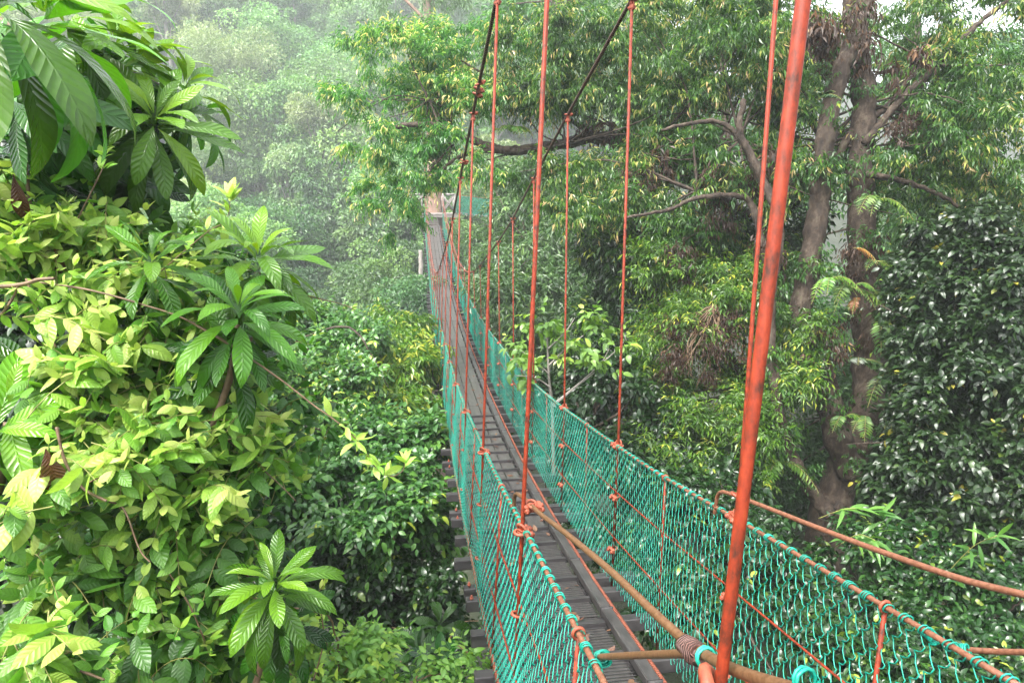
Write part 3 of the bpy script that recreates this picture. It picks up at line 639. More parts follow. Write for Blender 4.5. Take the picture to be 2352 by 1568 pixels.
def bush(name, label, cat, mat, blobs, ntw, lpt, tl, ll, asp, kind='tiny', stem=None, root=None, nb=10, tr_=None, bark='bark', group=None, r0=.03, crown_name='crown', **kw):
    root_o = empty(name, label=label, cat=cat, group=group)
    bl = [blob_w(*a) for a in blobs]
    mb = MB()
    c = np.mean([b[0] for b in bl], 0)
    if stem:
        for (pts, d, ra, rb_) in stem: limb(mb, px(pts, d), ra, rb_, 9, .01)
    rt = P(*root) if root else np.array([c[0], c[1]+.3, float(hz(c[0], c[1]))-.1])
    if not stem: limb(mb, [rt, (rt*1.4+c*.6)/2+rng.normal(size=3)*.1, c], tr_ or r0*3, (tr_ or r0*3)*.4, 8, .02)
    branchlets(mb, bl, P(*root) if root else c, nb, r0, .006)
    mb.build('trunk', M[bark], root_o)
    crown(crown_name, G[mat], bl, ntw, lpt, tl, ll, asp, kind, parent=root_o, **kw)
    return root_o

# ---------- right side, mid height: yellow-green soft tree, dark mixed tree, glossy shrub, understory
bush('slender_tree', 'yellow-green small-leaved tree in front of the big forked trunk, beside the thick rod', 'tree', 'yellowish',
     [(1500, 620, 11.5, 90, 60, 1), (1600, 660, 11, 100, 70, 1), (1700, 620, 11, 90, 60, 1), (1560, 760, 10.8, 100, 60, 1), (1680, 760, 10.8, 90, 70, 1), (1800, 640, 10.5, 80, 60, .8), (1820, 760, 10.3, 90, 60, .8), (1800, 850, 10.2, 60, 60, .8),
      (1750, 880, 10.3, 100, 60, .9), (1620, 900, 10.4, 100, 60, .9), (1500, 880, 10.8, 70, 60, .9), (1550, 1000, 10, 100, 60, .9), (1680, 1010, 9.9, 100, 60, .9), (1740, 960, 9.8, 60, 50, .8)],
     6800, 8, .32, .085, .30, sag=.45, young=.2, root=(1700, 900, 10.8), nb=26, clump=.22)
bush('leafy_tree', 'dark leafy tree with brown dead clumps filling the middle right of the forest', 'tree', 'dark',
     [(1450, 600, 13, 90, 80, 1.2), (1400, 700, 13, 90, 60, 1), (1480, 740, 12.5, 80, 60, 1), (1380, 800, 12, 80, 50, 1), (1440, 560, 13, 100, 50, 1.2), (1560, 570, 12.5, 90, 60, 1), (1680, 560, 12.2, 90, 60, 1), (1790, 560, 12, 80, 80, 1), (1460, 860, 11.5, 60, 50, .9), (1380, 600, 13.5, 60, 60, 1)],
     3600, 7, .3, .125, .42, sag=.35, young=.1, root=(1500, 800, 13.3), nb=14, clump=.25)
bush('dead_vine_tangle', 'tangled mass of dead brown vines and leaves hanging in the yellow-green tree', 'vines', 'brown',
     [(1600, 780, 10.1, 75, 55, .5), (1640, 740, 10.1, 60, 40, .4), (1555, 800, 10.1, 45, 45, .4), (1575, 850, 9.9, 45, 55, .3), (1660, 800, 9.9, 40, 30, .3)], 700, 6, .22, .065, .2, sag=.9, root=(1640, 700, 10), nb=40, r0=.008, crown_name='dry_leaves', bark='twig')
bush('glossy_shrub', 'dark glossy-leaved shrub covering the right edge of the slope', 'shrub', 'glossy',
     [(2250, 540, 9, 110, 60, 1), (2190, 620, 9, 90, 50, .9), (2300, 640, 8.6, 100, 80, 1), (2180, 720, 8.6, 100, 60, .9), (2290, 780, 8.4, 100, 80, 1), (2170, 800, 8.6, 80, 60, .9), (2230, 880, 8.2, 110, 70, 1), (2150, 920, 8.4, 90, 60, .9),
      (2330, 930, 8.1, 80, 80, 1), (2180, 1000, 8.1, 110, 60, .9), (2110, 1050, 8.3, 80, 60, .8), (2290, 1070, 7.9, 100, 70, .9), (2150, 1130, 7.9, 110, 60, .8), (2080, 1190, 8.1, 80, 50, .7), (2290, 1210, 7.7, 100, 60, .8)],
     8600, 6, .22, .088, .55, 'mid', sag=.35, young=.05, root=(2250, 1000, 9.2), nb=30, clump=.21, tipv=.1, shell=3.5)
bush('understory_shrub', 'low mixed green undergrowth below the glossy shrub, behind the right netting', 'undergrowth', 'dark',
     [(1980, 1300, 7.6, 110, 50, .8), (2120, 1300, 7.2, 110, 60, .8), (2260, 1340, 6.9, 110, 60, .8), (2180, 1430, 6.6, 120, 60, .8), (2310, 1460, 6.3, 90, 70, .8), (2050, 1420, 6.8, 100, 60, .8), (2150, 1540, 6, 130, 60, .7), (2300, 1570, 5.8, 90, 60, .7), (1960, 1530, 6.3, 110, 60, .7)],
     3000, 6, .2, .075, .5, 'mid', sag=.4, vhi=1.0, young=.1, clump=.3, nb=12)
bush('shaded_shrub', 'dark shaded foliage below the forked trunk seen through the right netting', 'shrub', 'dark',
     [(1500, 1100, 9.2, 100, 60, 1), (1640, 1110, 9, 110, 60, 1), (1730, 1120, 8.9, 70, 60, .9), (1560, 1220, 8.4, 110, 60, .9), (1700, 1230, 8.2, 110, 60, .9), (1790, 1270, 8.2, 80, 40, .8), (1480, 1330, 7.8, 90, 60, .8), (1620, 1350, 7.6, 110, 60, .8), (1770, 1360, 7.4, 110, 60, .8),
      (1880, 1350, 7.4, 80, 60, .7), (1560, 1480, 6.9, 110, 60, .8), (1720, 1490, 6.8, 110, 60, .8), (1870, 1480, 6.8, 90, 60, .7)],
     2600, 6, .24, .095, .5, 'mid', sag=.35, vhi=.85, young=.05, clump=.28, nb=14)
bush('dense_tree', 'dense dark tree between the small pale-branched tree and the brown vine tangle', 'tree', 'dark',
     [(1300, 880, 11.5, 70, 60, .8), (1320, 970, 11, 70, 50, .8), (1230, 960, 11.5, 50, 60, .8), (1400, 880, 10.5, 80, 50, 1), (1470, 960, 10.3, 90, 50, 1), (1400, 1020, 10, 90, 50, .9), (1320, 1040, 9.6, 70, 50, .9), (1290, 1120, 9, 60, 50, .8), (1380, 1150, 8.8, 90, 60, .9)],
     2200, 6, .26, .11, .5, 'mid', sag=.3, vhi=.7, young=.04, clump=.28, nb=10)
# small pale-branched tree beside the bridge
sm = empty('pale_branched_tree', label='small pale-branched tree with broad light leaves just right of the bridge netting', cat='tree')
mb = MB(); d = 8.8
limb(mb, px([(1272, 1120), (1270, 1000), (1268, 930), (1262, 880), (1258, 800), (1256, 740)], d), .028, .01, 8)
for pts in ([(1268, 935), (1320, 890), (1370, 850), (1400, 800)], [(1268, 930), (1330, 880), (1420, 800), (1440, 770)], [(1265, 890), (1230, 868), (1180, 862)], [(1266, 910), (1230, 895), (1190, 895)], [(1262, 860), (1230, 830), (1190, 800)], [(1260, 800), (1300, 760), (1320, 730)], [(1260, 840), (1300, 800), (1340, 770)]):
    limb(mb, px(pts, d-.1), .013, .004, 6)
mb.build('trunk', M['palebark'], sm)
crown('crown', G['small_lime'], [blob_w(*a) for a in [(1200, 800, 8.7, 60, 30, .5), (1290, 780, 8.7, 60, 40, .5), (1350, 850, 8.6, 60, 26, .4), (1200, 870, 8.6, 45, 22, .4), (1400, 800, 8.8, 50, 30, .5), (1340, 740, 8.8, 60, 30, .5), (1240, 740, 8.9, 50, 28, .4)]], 125, 5, .2, .11, .55, 'mid', parent=sm, sag=.2, vhi=.7)
# bamboo-like leafy sprigs poking out on the lower right
bs_ = MB(); O = []; Dr = []
for (a, b) in (((1880, 1190), (2020, 1180)), ((1930, 1250), (2010, 1240)), ((2180, 1310), (2290, 1230))):
    A_, B_ = P(*a, 6.6), P(*b, 6.2); q = smooth([A_, (A_+B_)/2+np.array([0, 0, .08]), B_], 6); bs_.tube(q, .004, 5)
    for i in range(3, len(q)):
        for s_ in (-1, 1, 1): O.append(q[i]); Dr.append((B_-A_)+rng.normal(size=3)*.35*np.linalg.norm(B_-A_)+np.array([0, 0, -.05]))
bo = bs_.build('bamboo_sprig', M['greenstem'], None, label='long narrow pale leaves of bamboo-like sprigs behind the upper right rail', cat='plant')
leaves('leaf', G['midgreen'], np.array(O)[::2], (np.array(Dr)+rng.normal(size=(len(O), 3))*.25)[::2], rdir(len(O), (0, -.5, 1.5))[::2], .22, .038, 'mid', .35+.35*rng.random(len(O[::2])), .5, parent=bo)

# ---------- behind: hazy trees right and centre
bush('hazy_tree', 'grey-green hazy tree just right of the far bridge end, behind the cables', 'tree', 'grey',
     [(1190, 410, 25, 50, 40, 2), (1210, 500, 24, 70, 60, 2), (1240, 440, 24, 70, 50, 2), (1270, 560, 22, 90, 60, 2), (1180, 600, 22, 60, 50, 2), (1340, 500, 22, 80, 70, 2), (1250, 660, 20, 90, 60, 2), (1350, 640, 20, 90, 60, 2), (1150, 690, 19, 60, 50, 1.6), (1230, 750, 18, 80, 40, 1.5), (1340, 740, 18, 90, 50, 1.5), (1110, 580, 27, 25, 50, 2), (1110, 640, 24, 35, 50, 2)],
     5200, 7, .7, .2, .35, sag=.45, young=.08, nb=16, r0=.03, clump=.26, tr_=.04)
bush('background_tree', 'tall misty tree with dark trunk behind the right side of the big tree', 'tree', 'grey',
     [(2080, 480, 20, 70, 70, 1.5), (2150, 560, 20, 90, 60, 1.5), (2060, 620, 20, 80, 60, 1.5), (2100, 380, 21, 100, 70, 2), (2250, 420, 21, 110, 70, 2), (1980, 560, 19, 60, 80, 1.5), (1700, 400, 19, 150, 100, 2), (1850, 500, 19, 100, 120, 2), (1550, 350, 20, 140, 100, 2), (1650, 150, 21, 200, 120, 2), (1900, 200, 20, 120, 140, 2), (2200, 180, 22, 170, 120, 2), (1750, 700, 17, 160, 120, 2), (1950, 760, 17, 100, 120, 2), (2100, 760, 16, 80, 90, 2)],
     5200, 7, .6, .19, .4, sag=.4, young=.03, stem=[([(2070, 1000), (2060, 760), (2075, 600), (2085, 420), (2095, 200), (2110, -50)], 18, .25, .12), ([(1640, 900), (1655, 650), (1670, 400), (1660, 100)], 17, .18, .08)], root=(2080, 500, 19), nb=14, r0=.05)
bush('shaggy_tree', 'dark shaggy trunk hanging into the top edge above the crossing cables', 'tree', 'grey', [(1230, 20, 24, 90, 30, 2), (1330, 30, 24, 80, 26, 2), (1150, 30, 26, 60, 20, 1.5)], 800, 7, .6, .2, .35, sag=.4,
     stem=[([(1285, 60), (1290, 10), (1300, -60), (1320, -200)], 22, .28, .4)], root=(1290, 0, 22), nb=6)

# ---------- left of the bridge: canopy seen from above
bush('canopy_tree', 'round-topped green tree with yellowish new shoots in the mid left, below the hill', 'tree', 'midgreen',
     [(640, 760, 13, 80, 50, 1.2), (730, 760, 12.5, 80, 50, 1.2), (800, 800, 12, 80, 55, 1.2), (700, 850, 11, 90, 60, 1.2), (620, 880, 10.5, 80, 60, 1), (800, 890, 10.8, 90, 60, 1.2), (580, 700, 15, 70, 50, 1.2), (500, 640, 15, 90, 60, 1.4), (700, 950, 10, 90, 60, 1)],
     5200, 6, .26, .098, .5, 'mid', sag=.3, young=.16, clump=.28, vlo=.1, nb=12)
bush('yellow_tipped_tree', 'bushy tree with yellow-orange young leaves against the left side of the bridge', 'tree', 'yellowish',
     [(910, 770, 15, 70, 45, 1.2), (960, 800, 14, 50, 50, 1), (900, 840, 13, 80, 50, 1.2), (960, 880, 12.5, 50, 60, 1), (860, 900, 12, 80, 50, 1.1), (940, 960, 11.5, 65, 60, 1), (990, 830, 15, 20, 60, .7)],
     2300, 7, .34, .14, .35, sag=.8, young=.35, clump=.26, vlo=.15, nb=12)
bush('broadleaf_tree', 'broad-leaved dark green tree crown directly below the left side of the bridge', 'tree', 'midgreen',
     [(720, 1060, 9, 90, 50, 1), (820, 1020, 9.5, 90, 50, 1), (910, 1060, 9.2, 80, 60, 1), (980, 1020, 10, 40, 60, .7), (650, 1010, 9.5, 80, 50, .9), (780, 1130, 8.5, 100, 60, 1), (900, 1160, 8.4, 90, 60, 1), (980, 1140, 8.8, 45, 70, .7), (1005, 1230, 8.4, 30, 60, .5)],
     3300, 6, .24, .10, .55, 'mid', sag=.25, young=.06, clump=.28, vlo=.05, vhi=.95, nb=12)
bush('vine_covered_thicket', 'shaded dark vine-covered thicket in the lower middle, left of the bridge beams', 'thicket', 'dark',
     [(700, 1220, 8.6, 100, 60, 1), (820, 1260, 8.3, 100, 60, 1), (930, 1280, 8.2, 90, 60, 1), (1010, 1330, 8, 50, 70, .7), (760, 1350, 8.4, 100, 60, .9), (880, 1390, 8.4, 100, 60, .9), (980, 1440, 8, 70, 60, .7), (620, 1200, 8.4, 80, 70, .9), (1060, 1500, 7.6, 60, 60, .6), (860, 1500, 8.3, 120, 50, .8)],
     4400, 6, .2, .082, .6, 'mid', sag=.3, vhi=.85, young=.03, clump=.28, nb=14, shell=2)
bs2 = MB(); limb(bs2, px([(880, 1560), (960, 1490), (1040, 1480), (1090, 1510)], 6.6), .014, .006, 6); limb(bs2, px([(960, 1490), (930, 1450), (900, 1440)], 6.6), .008, .004, 6); limb(bs2, px([(1030, 1470), (1060, 1430), (1100, 1425)], 6.6), .008, .003, 6)
bs2.build('bare_branch', M['twig'], None, label='thin bare brown branch in the shade beside the lowest bridge beam', cat='branch')

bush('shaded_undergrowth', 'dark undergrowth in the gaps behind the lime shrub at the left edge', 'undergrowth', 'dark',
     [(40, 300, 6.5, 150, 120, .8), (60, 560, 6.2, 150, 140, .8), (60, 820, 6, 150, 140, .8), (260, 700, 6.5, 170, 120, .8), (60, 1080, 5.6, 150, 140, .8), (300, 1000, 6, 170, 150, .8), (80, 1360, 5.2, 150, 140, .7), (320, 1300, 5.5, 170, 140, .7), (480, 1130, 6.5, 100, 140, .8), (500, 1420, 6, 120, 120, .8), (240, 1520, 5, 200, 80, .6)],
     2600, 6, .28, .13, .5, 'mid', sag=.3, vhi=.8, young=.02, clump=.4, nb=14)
bush('hazy_thicket', 'hazy green thicket in the gap between the big forked trunk and the glossy shrub', 'thicket', 'grey',
     [(2120, 520, 14, 110, 90, 1), (2280, 560, 13, 110, 110, 1), (2080, 700, 13.5, 90, 90, 1), (2240, 760, 12.5, 130, 100, 1), (2080, 860, 13, 100, 90, 1), (2240, 960, 12, 130, 100, 1), (2040, 1020, 12.5, 110, 90, 1), (2200, 1160, 11.5, 140, 110, 1), (2000, 1180, 12, 120, 100, 1), (1860, 1120, 12.5, 110, 100, 1), (1860, 960, 13, 110, 100, 1), (1700, 1100, 12.5, 120, 110, 1), (1540, 1040, 13, 120, 110, 1), (2340, 1300, 10.5, 90, 110, 1)],
     4600, 7, .4, .13, .42, sag=.3, vhi=.8, young=.03, clump=.4, nb=14)

# ---------- big-leaved plants (rosettes of large veined leaves)
def rosette(u, v, d, R, n, parent, tilt=(0, 0, 1), v0=.5, asp=.26, twist=None, down=1.0):
    n = int(n*1.3); c = P(u, v, d); ax = norm(np.array(tilt, float)); a = norm(np.cross(ax, [1, .2, 0])); b = np.cross(ax, a)
    i = np.arange(n); ph = i*2.399+rng.uniform(0, 6); el = np.linspace(1.2, -.7*down, n)+rng.normal(size=n)*.1
    dr = (a*np.cos(ph)[:, None]+b*np.sin(ph)[:, None])*np.cos(el)[:, None]+ax*np.sin(el)[:, None]
    nr = ax*np.cos(el)[:, None]-(a*np.cos(ph)[:, None]+b*np.sin(ph)[:, None])*np.sin(el)[:, None]
    L = R*np.interp(i/n, [0, .25, .7, 1], [.55, .95, 1.1, 1.0])*rng.uniform(.85, 1.15, n)
    var = np.clip(v0+.42*(1-i/n)-.12+rng.normal(size=n)*.12, 0, 1)
    o = leaves('leaf_rosette', G['big'], c+dr*.025+ax*np.linspace(.05, -.06, n)[:, None], dr, nr+rng.normal(size=(n, 3))*.16, L, L*asp*rng.uniform(.85, 1.15, n), 'big', var, .5, .12, parent, wave=.02)
    return o
def bigplant(label, ros, stems):
    E_ = empty('big_leaved_shrub', label=label, cat='shrub', group='shrubs with large veined leaves')
    mb = MB()
    for pts, d, r0, r1 in stems: limb(mb, px(pts, d), r0, r1, 8)
    mb.build('stem', M['twig'], E_)
    for r in ros: rosette(*r[:5], E_, *r[5:])
    return E_
bigplant('largest big-leaved shrub hanging in from the upper left corner, with glossy veined leaves',
  [(-10, 20, 2.1, .42, 15, (.35, -.4, .8), .55), (95, 60, 2.35, .40, 16, (.4, -.2, .85), .55), (150, 60, 3.3, .42, 18, (.3, -.2, 1), .5), (260, 120, 3.6, .40, 20, (.35, -.1, 1), .6), (300, 160, 3.8, .4, 20, (.5, 0, .8), .5), (415, 212, 3.8, .34, 20, (.6, -.1, .9), .6), (355, 285, 3.5, .36, 22, (.3, -.65, .7), .5),
   (200, 200, 3.6, .38, 18, (.1, -.5, .7), .3), (120, 250, 3.4, .38, 16, (0, -.6, .6), .2), (250, 330, 3.9, .36, 18, (.2, -.4, .4), .12), (300, 400, 4.1, .34, 14, (.2, -.3, .2), .1), (30, 230, 3.0, .4, 16, (-.2, -.5, .5), .2), (200, 30, 3.9, .4, 16, (.2, 0, 1), .5), (440, 270, 4.2, .34, 16, (.7, .1, .6), .35), (160, 400, 3.8, .34, 12, (0, -.2, .3), .1), (40, 360, 3.4, .34, 14, (0, -.2, .5), .15)],
  [([(-200, 500), (-60, 330), (60, 200), (150, 150), (250, 150)], 3.8, .04, .02), ([(60, 200), (180, 330), (300, 320), (350, 290)], 3.8, .02, .012), ([(250, 150), (330, 180), (410, 218)], 3.9, .014, .01), ([(150, 150), (90, 100), (-10, 40)], 3, .02, .012), ([(180, 320), (240, 430), (250, 520)], 4, .012, .008)])
bigplant('palm-like big-leaved rosette standing out against the dark valley, upper one of the pair', [(592, 612, 3.1, .30, 30, (.12, -.18, 1), .5)], [([(592, 625), (585, 700), (560, 840), (520, 1000)], 3.3, .014, .02)])
bigplant('big-leaved rosette just below the upper one, partly behind lime leaves', [(548, 735, 2.75, .26, 26, (.12, -.22, 1), .45), (525, 830, 2.95, .26, 14, (.1, -.4, .4), .15)], [([(545, 745), (530, 860), (480, 1000)], 2.95, .012, .018)])
bigplant('big-leaved rosette at the bottom left above the dark thicket', [(630, 1355, 2.7, .235, 26, (.12, -.22, 1), .5), (645, 1440, 2.85, .21, 14, (.1, -.4, .5), .2)], [([(628, 1365), (610, 1480), (580, 1600)], 2.9, .010, .016)])
bigplant('big-leaved rosette half buried behind the lime shrub, centre left', [(350, 615, 3.0, .25, 18, (.1, -.15, 1), .4), (270, 560, 4.5, .34, 14, (.1, -.2, 1), .3)], [([(345, 640), (330, 760), (300, 900)], 4.4, .014, .02)])
bigplant('big-leaved shrub low at the left edge with wide leaves', [(20, 960, 2.7, .32, 12, (.4, -.5, .8), .5), (-20, 1010, 2.6, .34, 12, (.5, -.5, .6), .6), (90, 880, 3.3, .34, 12, (.2, -.3, .8), .25)], [([(20, 970), (0, 1100), (-60, 1300)], 2.9, .02, .025)])
bigplant('big-leaved shrub with long dark leaves under the lime leaves at the bottom left', [(420, 1440, 3.2, .34, 16, (.2, -.3, .9), .3), (330, 1500, 3.1, .32, 14, (-.1, -.4, .8), .2), (500, 1520, 3.3, .32, 14, (.2, -.3, .8), .35), (420, 1290, 3.6, .32, 12, (.2, -.3, .7), .25)], [([(420, 1450), (400, 1560), (380, 1700)], 3.3, .02, .025)])
bigplant('dark compound-leaved rosette in the shade by the bridge beams', [(960, 1500, 5.4, .26, 11, (.1, -.5, .9), .05, .34), (1010, 1440, 6, .26, 10, (.1, -.4, 1), .1, .34), (1010, 1530, 5.2, .24, 10, (.1, -.5, 1), .15, .34)], [([(960, 1505), (950, 1600)], 5.5, .008, .012), ([(1010, 1440), (1030, 1600)], 6.1, .008, .012)])

# ---------- the bright lime shrub in the left foreground
LM = empty('lime_shrub', label='bright yellow-green shrub with opposite oval leaves filling the left foreground', cat='shrub')
lime = [blob_w(*a) for a in [(40, 440, 3.3, 110, 90, .35), (150, 520, 3.3, 120, 70, .35), (60, 600, 3.1, 110, 70, .3), (280, 560, 3.5, 130, 60, .35), (400, 560, 3.8, 100, 45, .3), (220, 680, 3.1, 160, 80, .35), (400, 690, 3.4, 120, 80, .3), (455, 640, 3.7, 60, 30, .2), (330, 800, 3.0, 170, 90, .35),
     (470, 880, 3.3, 80, 60, .3), (180, 850, 2.9, 150, 90, .3), (420, 960, 3.0, 160, 80, .35), (570, 985, 3.3, 60, 40, .25), (270, 1020, 2.8, 150, 90, .3), (480, 1080, 3.0, 120, 70, .3), (600, 1060, 3.4, 70, 50, .2), (90, 1130, 2.6, 110, 100, .25), (340, 1180, 2.9, 140, 90, .3), (480, 1220, 3.1, 100, 70, .3), (120, 1320, 2.7, 130, 90, .3),
     (300, 1330, 2.9, 140, 80, .3), (450, 1370, 3.0, 90, 60, .3), (60, 1480, 2.2, 110, 80, .2), (200, 1520, 2.3, 120, 50, .2), (360, 1520, 2.7, 110, 60, .25), (500, 1500, 3.1, 80, 60, .2)]]
def lime_twigs(blobs, ntw, ll, name, mat, parent, vbase, pairs=6, tlr=(.22, .42), dirb=(.45, -.35, .35)):
    pw = np.array([b[1][0]*b[1][2] for b in blobs]); pw /= pw.sum(); O = []; D = []; Nn = []; LL = []; V = []; st_ = MB()
    for k in range(ntw):
        b = blobs[rng.choice(len(blobs), p=pw)]; dd = rng.normal(size=3); dd /= np.linalg.norm(dd); c = b[0]+dd*b[1]*(rng.random()**.4)
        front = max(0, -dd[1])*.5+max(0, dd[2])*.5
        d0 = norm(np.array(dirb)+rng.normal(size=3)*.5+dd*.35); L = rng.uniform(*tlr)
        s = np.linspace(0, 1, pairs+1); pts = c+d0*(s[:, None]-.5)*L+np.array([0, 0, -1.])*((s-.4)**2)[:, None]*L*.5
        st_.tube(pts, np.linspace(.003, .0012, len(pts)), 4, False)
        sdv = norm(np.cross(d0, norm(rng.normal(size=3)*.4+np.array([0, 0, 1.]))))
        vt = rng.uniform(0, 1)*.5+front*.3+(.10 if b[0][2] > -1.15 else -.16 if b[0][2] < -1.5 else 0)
        for i in range(1, pairs+1):
            sz = ll*(1 if i < pairs-1 else (.75 if i == pairs-1 else .5))*rng.uniform(.8, 1.15)
            for sg in (-1, 1):
                O.append(pts[i]); up_ = .15+(.8 if i == pairs else 0)
                D.append(sdv*sg*(1 if i < pairs else .5)+d0*(.45+.5*(i == pairs))+np.array([0, 0, up_-.25-(.7*rng.random() if i < pairs else 0)])+rng.normal(size=3)*.32); Nn.append(np.array([0, -.3, 1.])+rng.normal(size=3)*.5); LL.append(sz)
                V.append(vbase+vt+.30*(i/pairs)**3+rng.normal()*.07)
    st_.build('twigs', M['greenstem'], parent, kind='stuff')
    LL = np.array(LL); return leaves(name, mat, np.array(O), np.array(D), np.array(Nn), LL, LL*rng.uniform(.38, .48, len(LL)), 'near', np.clip(V, 0, 1), .32, -.28, parent, wave=.015)
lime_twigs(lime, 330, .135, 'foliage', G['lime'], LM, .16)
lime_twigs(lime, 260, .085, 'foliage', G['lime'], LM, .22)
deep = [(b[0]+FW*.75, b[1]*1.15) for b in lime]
lime_twigs(deep, 220, .12, 'foliage', G['lime'], LM, -.25)  # inner leaves coloured darker, painting the shade in the gaps
mb = MB()
for pts, d, r0, r1 in [([(-60, 660), (40, 655), (90, 642), (125, 640)], 2.8, .010, .007), ([(60, 645), (200, 665), (330, 700), (430, 735), (545, 800), (640, 870)], 2.85, .005, .003), ([(60, 640), (90, 720), (130, 800)], 2.9, .006, .004), ([(45, 650), (20, 700), (-30, 760)], 2.8, .006, .005),
     ([(60, 740), (90, 600), (70, 480), (50, 300)], 3.2, .012, .008), ([(30, 560), (60, 600), (100, 700)], 3.1, .008, .006), ([(130, 980), (150, 1060), (190, 1120), (245, 1150)], 2.5, .006, .005), ([(200, 1110), (240, 1090)], 2.5, .004, .003), ([(160, 1120), (185, 1105)], 2.5, .004, .003), ([(245, 1150), (285, 1170), (320, 1260), (345, 1290)], 2.6, .004, .003),
     ([(-20, 1535), (100, 1528), (160, 1532), (240, 1560)], 2.2, .005, .004), ([(480, 980), (560, 1040), (640, 1110), (680, 1150)], 3.1, .004, .002), ([(350, 1260), (430, 1380), (470, 1470)], 2.8, .004, .003), ([(180, 700), (150, 900), (140, 1060)], 3, .006, .004), ([(300, 800), (280, 950), (250, 1100)], 3.1, .005, .004)]:
    mb = MB(); limb(mb, px(pts, d), r0, r1, 7); mb.build('branch', M['twig'], LM)
# long loose shoots
def vine(name, label, pts, d, leafs, ll, cat='vine', mat='lime', stem='twig'):
    q = smooth(px(pts, d), 8); mb = MB(); mb.tube(q, np.linspace(.0042, .0016, len(q)), 6); R = mb.build(name, M[stem], None, label=label, cat=cat)
    for t in leafs:
        O = []; D = []; V = []; LL = []
        i = min(int(t*(len(q)-1)), len(q)-2); tg = norm(q[i+1]-q[i])
        k = 5 if rng.random() < .5 else 3
        for j in range(k): O.append(q[i]+rng.normal(size=3)*.006); D.append(tg*.4+rng.normal(size=3)*.5+np.array([0, 0, .5])); V.append(rng.uniform(.75, 1)); LL.append(ll*rng.uniform(.6, 1.1))
        leaves('leaf_tuft', G[mat], np.array(O), np.array(D), rdir(len(O), (0, -.5, 1.6)), np.array(LL), np.array(LL)*.36, 'near', np.array(V), .45, -.3, R, wave=.02)
    return R
vine('trailing_vine', 'long trailing vine drooping right from the lime shrub over the dark canopy', [(430, 735), (540, 800), (640, 868), (720, 930), (770, 965), (820, 1010), (865, 1075), (900, 1093), (925, 1080), (930, 1060)], 2.7, [.42, .5, .56, .62, .66, .74, .97, .99], .085)
vine('arching_tendril', 'thin arching tendril reaching right below the upper leaf rosette', [(500, 680), (600, 682), (690, 678), (750, 690), (790, 700), (815, 712)], 3.2, [.1, .25, .45, .93], .05)
vine('leafy_shoot', 'tall pale-tipped shoot rising to the right above the lime shrub', [(350, 640), (420, 580), (480, 530), (520, 505), (530, 450)], 3.3, [.3, .5, .7, .85, .95, .99], .11)
vine('upright_shoot', 'slim upright shoot with a pale bud below the hanging big leaves', [(170, 520), (215, 430), (240, 375), (238, 350)], 3.2, [.6, .85, .99], .08)
vine('curling_shoot', 'reddish curling shoot at the bottom edge beside the lower rosette', [(720, 1560), (742, 1480), (740, 1420), (728, 1370), (745, 1340)], 3.2, [.1, .3, .5, .7, .9, .99], .05, mat='small_lime')
# bottom strip of small lime leaves
bush('small_leaved_shrub', 'light green small-leaved shrub along the bottom edge left of the bridge', 'shrub', 'small_lime',
     [(640, 1560, 3.6, 80, 60, .4), (760, 1565, 3.6, 90, 50, .4), (870, 1570, 3.8, 90, 45, .4), (980, 1585, 4, 90, 40, .4), (600, 1520, 3.3, 50, 30, .3), (535, 1300, 3.3, 40, 60, .3), (1090, 1600, 4.2, 70, 35, .3)],
     620, 7, .16, .052, .5, 'mid', sag=.15, young=.4, vlo=.1, clump=.4, nb=30, r0=.004, bark='twig', root=(760, 1650, 3.9))
# dead leaves hanging in the left foreground
for (u, v, d, L, W, dr, lb) in [((105), 1030, 2.45, .21, .085, (.12, -.1, -1), 'large curled brown dead leaf hanging in the left foreground'), (30, 400, 3.0, .22, .06, (.05, 0, -1), 'narrow brown dead leaf hanging at the upper left edge'), (130, 560, 3.1, .2, .06, (-.1, -.1, -1), 'brown dead leaf hanging behind the pale stems at the left'), (40, 1400, 2.6, .2, .06, (.1, -.1, -1), 'pale brown dead leaf hanging low at the left edge'), (505, 840, 3.7, .09, .06, (.3, -.1, -.6), 'small curled brown leaf under the second rosette')]:
    leaves('dead_leaf', G['deadbig'], np.array([P(u, v, d)]), np.array([dr], float), np.array([[.3, -1, .1]]), L, W*1.1, 'big', [.6], .5, .25, None, .03, label=lb, cat='leaf', group='dead leaves caught in the shrubs')

# fallen leaves on the deck
lbg = 'small brown fallen leaf lying on the grey bridge deck'
proto = None
for i in range(95):
    y = 1.6+rng.random()**1.6*12; x = rng.uniform(.5, 1.07) if rng.random() < .35 else rng.uniform(.92, 1.08)
    if proto is None:
        proto = leaves('fallen_leaf', G['brown'], np.zeros((1, 3)), np.array([[1., 0, 0]]), np.array([[0, 0, 1.]]), .07, .035, 'near', [.9], -.2, .15, None, label=lbg, cat='leaf', group='fallen leaves on the deck'); o = proto
    else:
        o = proto.copy(); C.objects.link(o)
    o.location = (x, y, float(zdeck(y))+.012); o.rotation_euler = (rng.uniform(-.2, .2)+math.atan(float(zdeck(y+.1)-zdeck(y-.1))/.2), rng.uniform(-.2, .2), rng.uniform(0, 6)); o.scale = [rng.uniform(.5, 1.2)]*3

